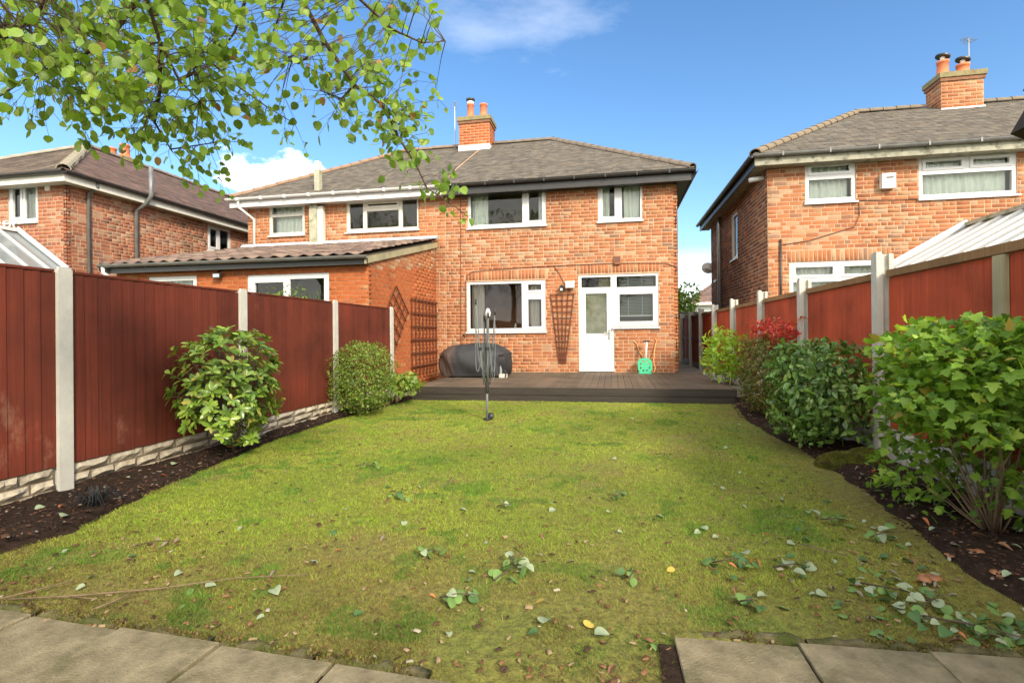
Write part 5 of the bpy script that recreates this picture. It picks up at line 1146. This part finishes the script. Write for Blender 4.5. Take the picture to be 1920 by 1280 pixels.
# ------------------------------------------------------------------ grass
def grass(N_=620000):
    r=np.random.default_rng(77); k=1.35; y0,y1=1.56,8.9
    u=r.random(N_*2); y=(y0**(1-k)+u*(y1**(1-k)-y0**(1-k)))**(1/(1-k)); x=r.uniform(-3.8,1.95,N_*2)
    yl=np.sort(np.array([p[1] for p in LBED])); lb=np.interp(y,[p[1] for p in LBED],[p[0] for p in LBED]); rb=np.interp(y,[p[1] for p in RBED[::-1]],[p[0] for p in RBED[::-1]])
    e_=.03*(vnoise(x+9,y+9,7,21)-.5)*4
    ok=(x>lb-.02+e_)&(x<rb+.02+e_)&(y>front_y(x)+.03+.03*vnoise(x+9,y,14,22)); x=x[ok][:N_]; y=y[ok][:N_]; n=len(x)
    near0=np.clip((3.2-y)/1.4,0,1)
    wear=vnoise(x+40,y+40,1.5,31)*.55+vnoise(x+40,y+40,5,32)*.45+.10*near0; moss=np.clip((x-(np.interp(y,[p[1] for p in RBED[::-1]],[p[0] for p in RBED[::-1]])-.55))/.5,0,1)
    near=np.clip((2.9-y)/1.1,0,1)
    dense=np.clip(1.2-1.0*np.clip(wear-.45,0,1)*2-.75*near*vnoise(x+3,y+3,5,33)-.35*moss,.10,1); keep=r.random(n)<dense; x,y,wear,moss,near=x[keep],y[keep],wear[keep],moss[keep],near[keep]; n=len(x)
    d=np.hypot(x,y); h=r.uniform(.007,.022,n)*(1-.45*moss)*(1+.35*(vnoise(x+5,y+5,9,34)-.5)); w_=np.maximum(.0014,d*.0006)*r.uniform(.7,1.3,n)
    a=r.uniform(0,2*np.pi,n); lean=r.uniform(.3,1.5,n)*h; la=r.uniform(0,2*np.pi,n); z=lz(x,y)-.004
    b0=np.stack([x-np.cos(a)*w_,y-np.sin(a)*w_,z],1); b1=np.stack([x+np.cos(a)*w_,y+np.sin(a)*w_,z],1); tp=np.stack([x+np.cos(la)*lean,y+np.sin(la)*lean,z+h],1)
    V=np.stack([b0,b1,tp],1).reshape(-1,3); F=np.arange(3*n).reshape(-1,3)
    g1=np.array([.21,.33,.024]); g2=np.array([.32,.39,.045]); st=np.array([.36,.285,.075]); br=np.array([.20,.12,.045]); mo=np.array([.21,.17,.022])
    m1=vnoise(x+11,y+11,2.2,35)[:,None]; col=g1*(1-m1)+g2*m1
    ps=np.clip(.06+1.2*np.clip(wear-.49+.06*near,0,1)+.38*near,0,.75); s_=r.random(n); col[s_<ps]=st*r.uniform(.6,1.1,((s_<ps).sum(),1)); q_=r.random(n)<(.06+.34*near); col[q_]=br*r.uniform(.6,1.2,(q_.sum(),1))
    mm=(r.random(n)<moss*.75); col[mm]=mo*r.uniform(.7,1.2,(mm.sum(),1)); col*=r.uniform(.75,1.25,(n,1))
    wd_=vnoise(x+70,y+70,3.1,41)*.6+vnoise(x+70,y+70,9,42)*.4; gz=(wd_>.68)&(r.random(n)<.7); col[gz]=np.array([.13,.25,.025])*r.uniform(.7,1.3,(gz.sum(),1)); h=np.where(gz,h*1.35,h)
    tp[:,2]=z+h; V=np.stack([b0,b1,tp],1).reshape(-1,3)
    big=vnoise(x+15,y+15,.8,43)[:,None]; col*=(.82+.36*big)*(1-.36*near[:,None]*(.5+vnoise(x+23,y+23,6,44)[:,None]))  # patch tones; blades close to the viewer darkened to stand for foreground shade
    o=obj('grass',fastmesh('grass',V,F,np.repeat(col,3,0)),MAT['grass']); tag(o,'short patchy green lawn grass between the two beds','grass',kind='stuff')
grass()
# bark chips and crumbs on the beds
def mulch():
    r=np.random.default_rng(5)
    for nm,xa,xb,lab in (('bark_mulch',lambda y:-3.93,lambda y:interp(LBED,y)+.05,'bark chips and crumbs scattered on the left soil bed'),('bark_mulch',lambda y:interp(RBED,y)-.08,lambda y:2.28,'dark bark chips scattered on the soil below the right bushes')):
        vs=[];cs=[]
        for i in range(4200):
            y=1.7+(r.random()**1.4)*7.1; x=r.uniform(xa(y),xb(y)); s_=r.uniform(.004,.013); z=float(bz(np.array([x]),np.array([y]))[0])+.002
            M=Matrix.Translation((x,y,z))@Matrix.Rotation(r.uniform(0,6.28),4,'Z')@Matrix.Rotation(r.uniform(-.6,.6),4,'X')
            c=[(.035,.020,.014),(.022,.015,.011),(.06,.032,.02),(.16,.13,.10),(.10,.045,.025)][r.choice(5,p=[.35,.35,.17,.05,.08])]
            for p in ((-1,-.5,0),(1,-.5,0),(1,.5,0),(-1,.5,0),(-.8,-.3,.5),(.8,-.3,.5),(.8,.3,.5),(-.8,.3,.5)): vs.append(tuple(M@Vector((p[0]*s_,p[1]*s_,p[2]*s_)))); cs.append(c)
        n=len(vs)//8; q=np.array([(4,5,6,7),(0,1,5,4),(1,2,6,5),(2,3,7,6),(3,0,4,7)]); fs=(q[None]+np.arange(n)[:,None,None]*8).reshape(-1,4)
        tag(obj(nm,fastmesh(nm,vs,fs,cs),MAT['mulch']),lab,'mulch',kind='stuff')
mulch()
def crumbs():
    r=np.random.default_rng(9); vs=[];cs=[]
    for i in range(1300):
        y=1.72+(r.random()**2.2)*6.5; x=r.uniform(-3.0,1.65)
        if y<float(front_y(x))-.02 or x<interp(LBED,y): continue
        s_=r.uniform(.004,.014)*(1.2 if y<3 else 1); M=Matrix.Translation((x,y,.008+r.uniform(0,.008)))@Matrix.Rotation(r.uniform(0,6.28),4,'Z')@Matrix.Rotation(r.uniform(-.7,.7),4,'X')
        c=[(.10,.05,.025),(.05,.03,.018),(.24,.17,.09),(.16,.085,.04),(.30,.27,.19)][r.choice(5,p=[.3,.25,.2,.2,.05])]; k_=r.uniform(.25,.6)
        for p in ((-1,-k_,0),(1,-k_,0),(1,k_,0),(-1,k_,0),(-.7,-k_*.6,.35),(.7,-k_*.6,.35),(.7,k_*.6,.35),(-.7,k_*.6,.35)): vs.append(tuple(M@Vector((p[0]*s_,p[1]*s_,p[2]*s_)))); cs.append(c)
    n=len(vs)//8; q=np.array([(4,5,6,7),(0,1,5,4),(1,2,6,5),(2,3,7,6),(3,0,4,7)]); fs=(q[None]+np.arange(n)[:,None,None]*8).reshape(-1,4)
    tag(obj('lawn_debris',fastmesh('lawn_debris',vs,fs,cs),MAT['mulch']),'tiny brown crumbs of dead leaf scattered through the lawn','debris',kind='stuff')
crumbs()
# ------------------------------------------------------------------ fallen leaves and sprigs
FL={'pale':('round_cupped',(.25,.30,.18)),'green':('round_bent',(.12,.21,.05)),'deep':('round_cupped',(.06,.125,.035)),'brown':('curled',(.20,.10,.05)),'orange':('curled',(.42,.14,.05)),'yellow':('round',(.50,.36,.07)),'grey':('curled',(.20,.165,.115))}
FLM={k:leafmesh(s,c,'dryleaf') for k,(s,c) in FL.items()}
LB2={'pale':'pale underside-up fallen poplar leaf lying on the grass','green':'fresh green fallen poplar leaf lying on the grass','deep':'dark green fallen poplar leaf lying on the grass','brown':'small curled brown dead leaf on the grass','orange':'orange-brown dead leaf on the grass','yellow':'yellow fallen leaf lying on the grass','grey':'dry grey-brown dead leaf on the grass'}
def leafM(x,y,z,s_,flat=.35):
    v=Vector((rng.uniform(-flat,flat),rng.uniform(-flat,flat),1)).normalized(); q_=v.to_track_quat('Z','Y').to_matrix().to_4x4()
    return Matrix.Translation((x,y,z))@q_@Matrix.Rotation(rng.uniform(0,6.28),4,'Z')@Matrix.Scale(s_,4)
def fallen(kind,x,y,s_,soil=False):
    z=float(lz(np.array([x]),np.array([y]))[0])+.014 if not soil else float(bz(np.array([x]),np.array([y]))[0])+.018
    o=obj('fallen_leaf',FLM[kind],None,None,leafM(x,y,z,s_)); lb=LB2[kind]
    wh=('in front of the decking' if y>5.2 else 'close to the paving slabs' if y<float(front_y(x))+.42 else 'beside the bed of the lobed bush' if x>.95 else 'beside the bed of the laurel bush' if x<-2.2 else 'out on the open lawn')
    if soil: wh='on dark soil under the lobed bush' if x>0 else 'on dark soil along the red-brown fence'
    lb=('small ' if s_<.036 else 'large ' if s_>.044 else 'medium ')+lb.replace('small ','').replace(' lying on the grass','').replace(' on the grass','')+' lying '+wh
    tag(o,lb,'leaf','fallen leaves: '+lb)
def sprig(label,x,y,n,kinds,ln=.12,s_=.055,ang=0):
    t=thing('leafy_sprig',label,'sprig',(x,y,0)); d=Vector((math.cos(ang),math.sin(ang),0)); z=.03
    MB().tube([Vector((x,y,z))-d*ln*.6,Vector((x,y,z+.02))+Vector((d.y,-d.x,0))*.02,Vector((x,y,z))+d*ln*.6],[.004,.003,.0015],5).build('twig',MAT['bark'],t,True)
    for i in range(n):
        p=Vector((x,y,z))+d*rng.uniform(-.45,.6)*ln+Vector((rng.uniform(-1,1),rng.uniform(-1,1),0))*ln*.40
        obj('leaf',FLM[rng.choice(kinds)],None,t,leafM(p.x,p.y,.022+rng.uniform(0,.03),s_*rng.uniform(.6,1.05),.8))
G_=['green','green','deep','pale']
for a in ((('large fallen sprig of green leaves with a curved twig on open lawn'),-.50,2.42,15,G_,.17,.062,1.2),('fallen sprig of four dark green leaves beside the large sprig',-.66,2.16,8,G_,.13,.058,.3),
 ('small pale green sprig fallen on the lawn left of the large sprig',-.93,2.58,7,['green','pale'],.08,.05,.2),('dark leafy sprig on the middle of the lawn',-1.51,3.50,9,['deep','green'],.12,.05,-.4),
 ('flat dark sprig on the lawn below the rotary airer',-2.10,4.19,8,['deep','green'],.13,.045,.2),('spiky green sprig on the lawn in line with the back door',.02,3.68,8,['green','deep'],.11,.045,.8),
 ('dry curled pale sprig on the middle of the lawn',-.71,3.35,5,['grey','pale'],.08,.04,.5),('leafy sprig with a pink-brown leaf near the right paving',.55,2.72,13,G_+['orange'],.16,.055,.4),
 ('three-leaf green sprig close to the mossy edging',.54,2.32,4,['green','deep'],.06,.06,.2),('two-leaf dark sprig on the lawn by the large sprig',.07,2.49,4,['deep','green'],.07,.055,1.3),
 ('dried brown sprig with a pale stalk on the left of the lawn',-2.44,2.44,8,['brown','grey','grey'],.17,.05,.5),('tiny dark sprig on the lawn before the decking',.43,4.99,5,['deep','green'],.09,.045,.1),
 ('broad heap of pale and green leaves by the toadstools',1.20,2.50,34,G_+['pale','pale'],.26,.048,-.5),('heap of round green leaves at the edge of the right paving',1.33,2.25,44,G_,.28,.050,-.4),
 ('loose green sprig under the moss mound',1.27,3.40,8,['green','pale'],.13,.055,0),('pale leaf sprig on the soil under the lobed bush',1.42,3.2,8,['pale','green'],.14,.055,.6),('leafy heap on the right of the lawn',.82,2.70,9,G_,.15,.052,.2)): sprig(*a)
for x,y,k,s_ in ((-1.51,2.12,'pale',.06),(-.28,2.03,'pale',.06),(-.08,2.0,'pale',.055),(-.66,2.33,'pale',.04),(-1.45,2.55,'orange',.035),(.13,3.9,'orange',.04),(.45,3.75,'brown',.04),(.28,2.62,'yellow',.04),(-.30,2.22,'yellow',.04),(-.12,2.05,'yellow',.045),(.0,1.82,'brown',.055),(-1.88,2.06,'green',.055),(-1.83,2.08,'pale',.045)): fallen(k,x,y,s_)
for i in range(230):
    if i<120: x=1.55-abs(rng.gauss(0,.55)); y=2.15+abs(rng.gauss(0,.75))
    else: x=rng.uniform(-2.9,1.6); y=1.9+rng.random()**1.8*5.5
    if y<float(front_y(x))+.08 or x<interp(LBED,y)+.05 or x>interp(RBED,y): continue
    fallen(rng.choices(['pale','green','deep','brown','orange','grey','yellow'],[26,24,14,18,5,13,.6])[0],x,y,rng.uniform(.026,.05))
for i in range(70):
    if rng.random()<.55: y=2.2+rng.random()*2.6; x=rng.uniform(interp(RBED,y)+.02,2.2)
    else: y=2.0+rng.random()*3.2; x=rng.uniform(-3.8,interp(LBED,y)-.03)
    fallen(rng.choices(['pale','green','brown','orange','grey'],[25,12,25,20,18])[0],x,y,rng.uniform(.03,.06),True)
# fallen twigs
for lab,pts in (('long forked twig lying across the lawn corner by the edging',[(-2.55,1.80),(-2.30,1.86),(-2.0,2.0),(-1.72,2.14),(-1.4,2.22)]),('short side twig beside the long forked twig',[(-2.10,1.80),(-2.05,1.93)]),('bent twig stuck out at the left end of the edging',[(-2.60,1.78),(-2.43,1.98)]),('thin pale stalk lying on the middle of the lawn',[(-1.25,3.95),(-1.22,3.8),(-1.24,3.66)]),('thin brown twig by the right leaf heap',[(.95,2.98),(1.12,2.85)]),('short brown twig beside the large sprig',[(-.52,2.50),(-.47,2.62),(-.52,2.70)])):
    t=thing('fallen_twig',lab,'twig',(*pts[0],0)); mb=MB().tube([(x,y,.034+.006*math.sin(i*2.1)) for i,(x,y) in enumerate(pts)],[.0042-.0028*i/len(pts) for i in range(len(pts))],6); mb.build('stalk',MAT['stem'],t,True)
    if len(pts)>3: MB().tube([(pts[1][0],pts[1][1],.036),(pts[1][0]+.15,pts[1][1]-.02,.05)],[.004,.0015],5).build('side_shoot',MAT['stem'],t,True)
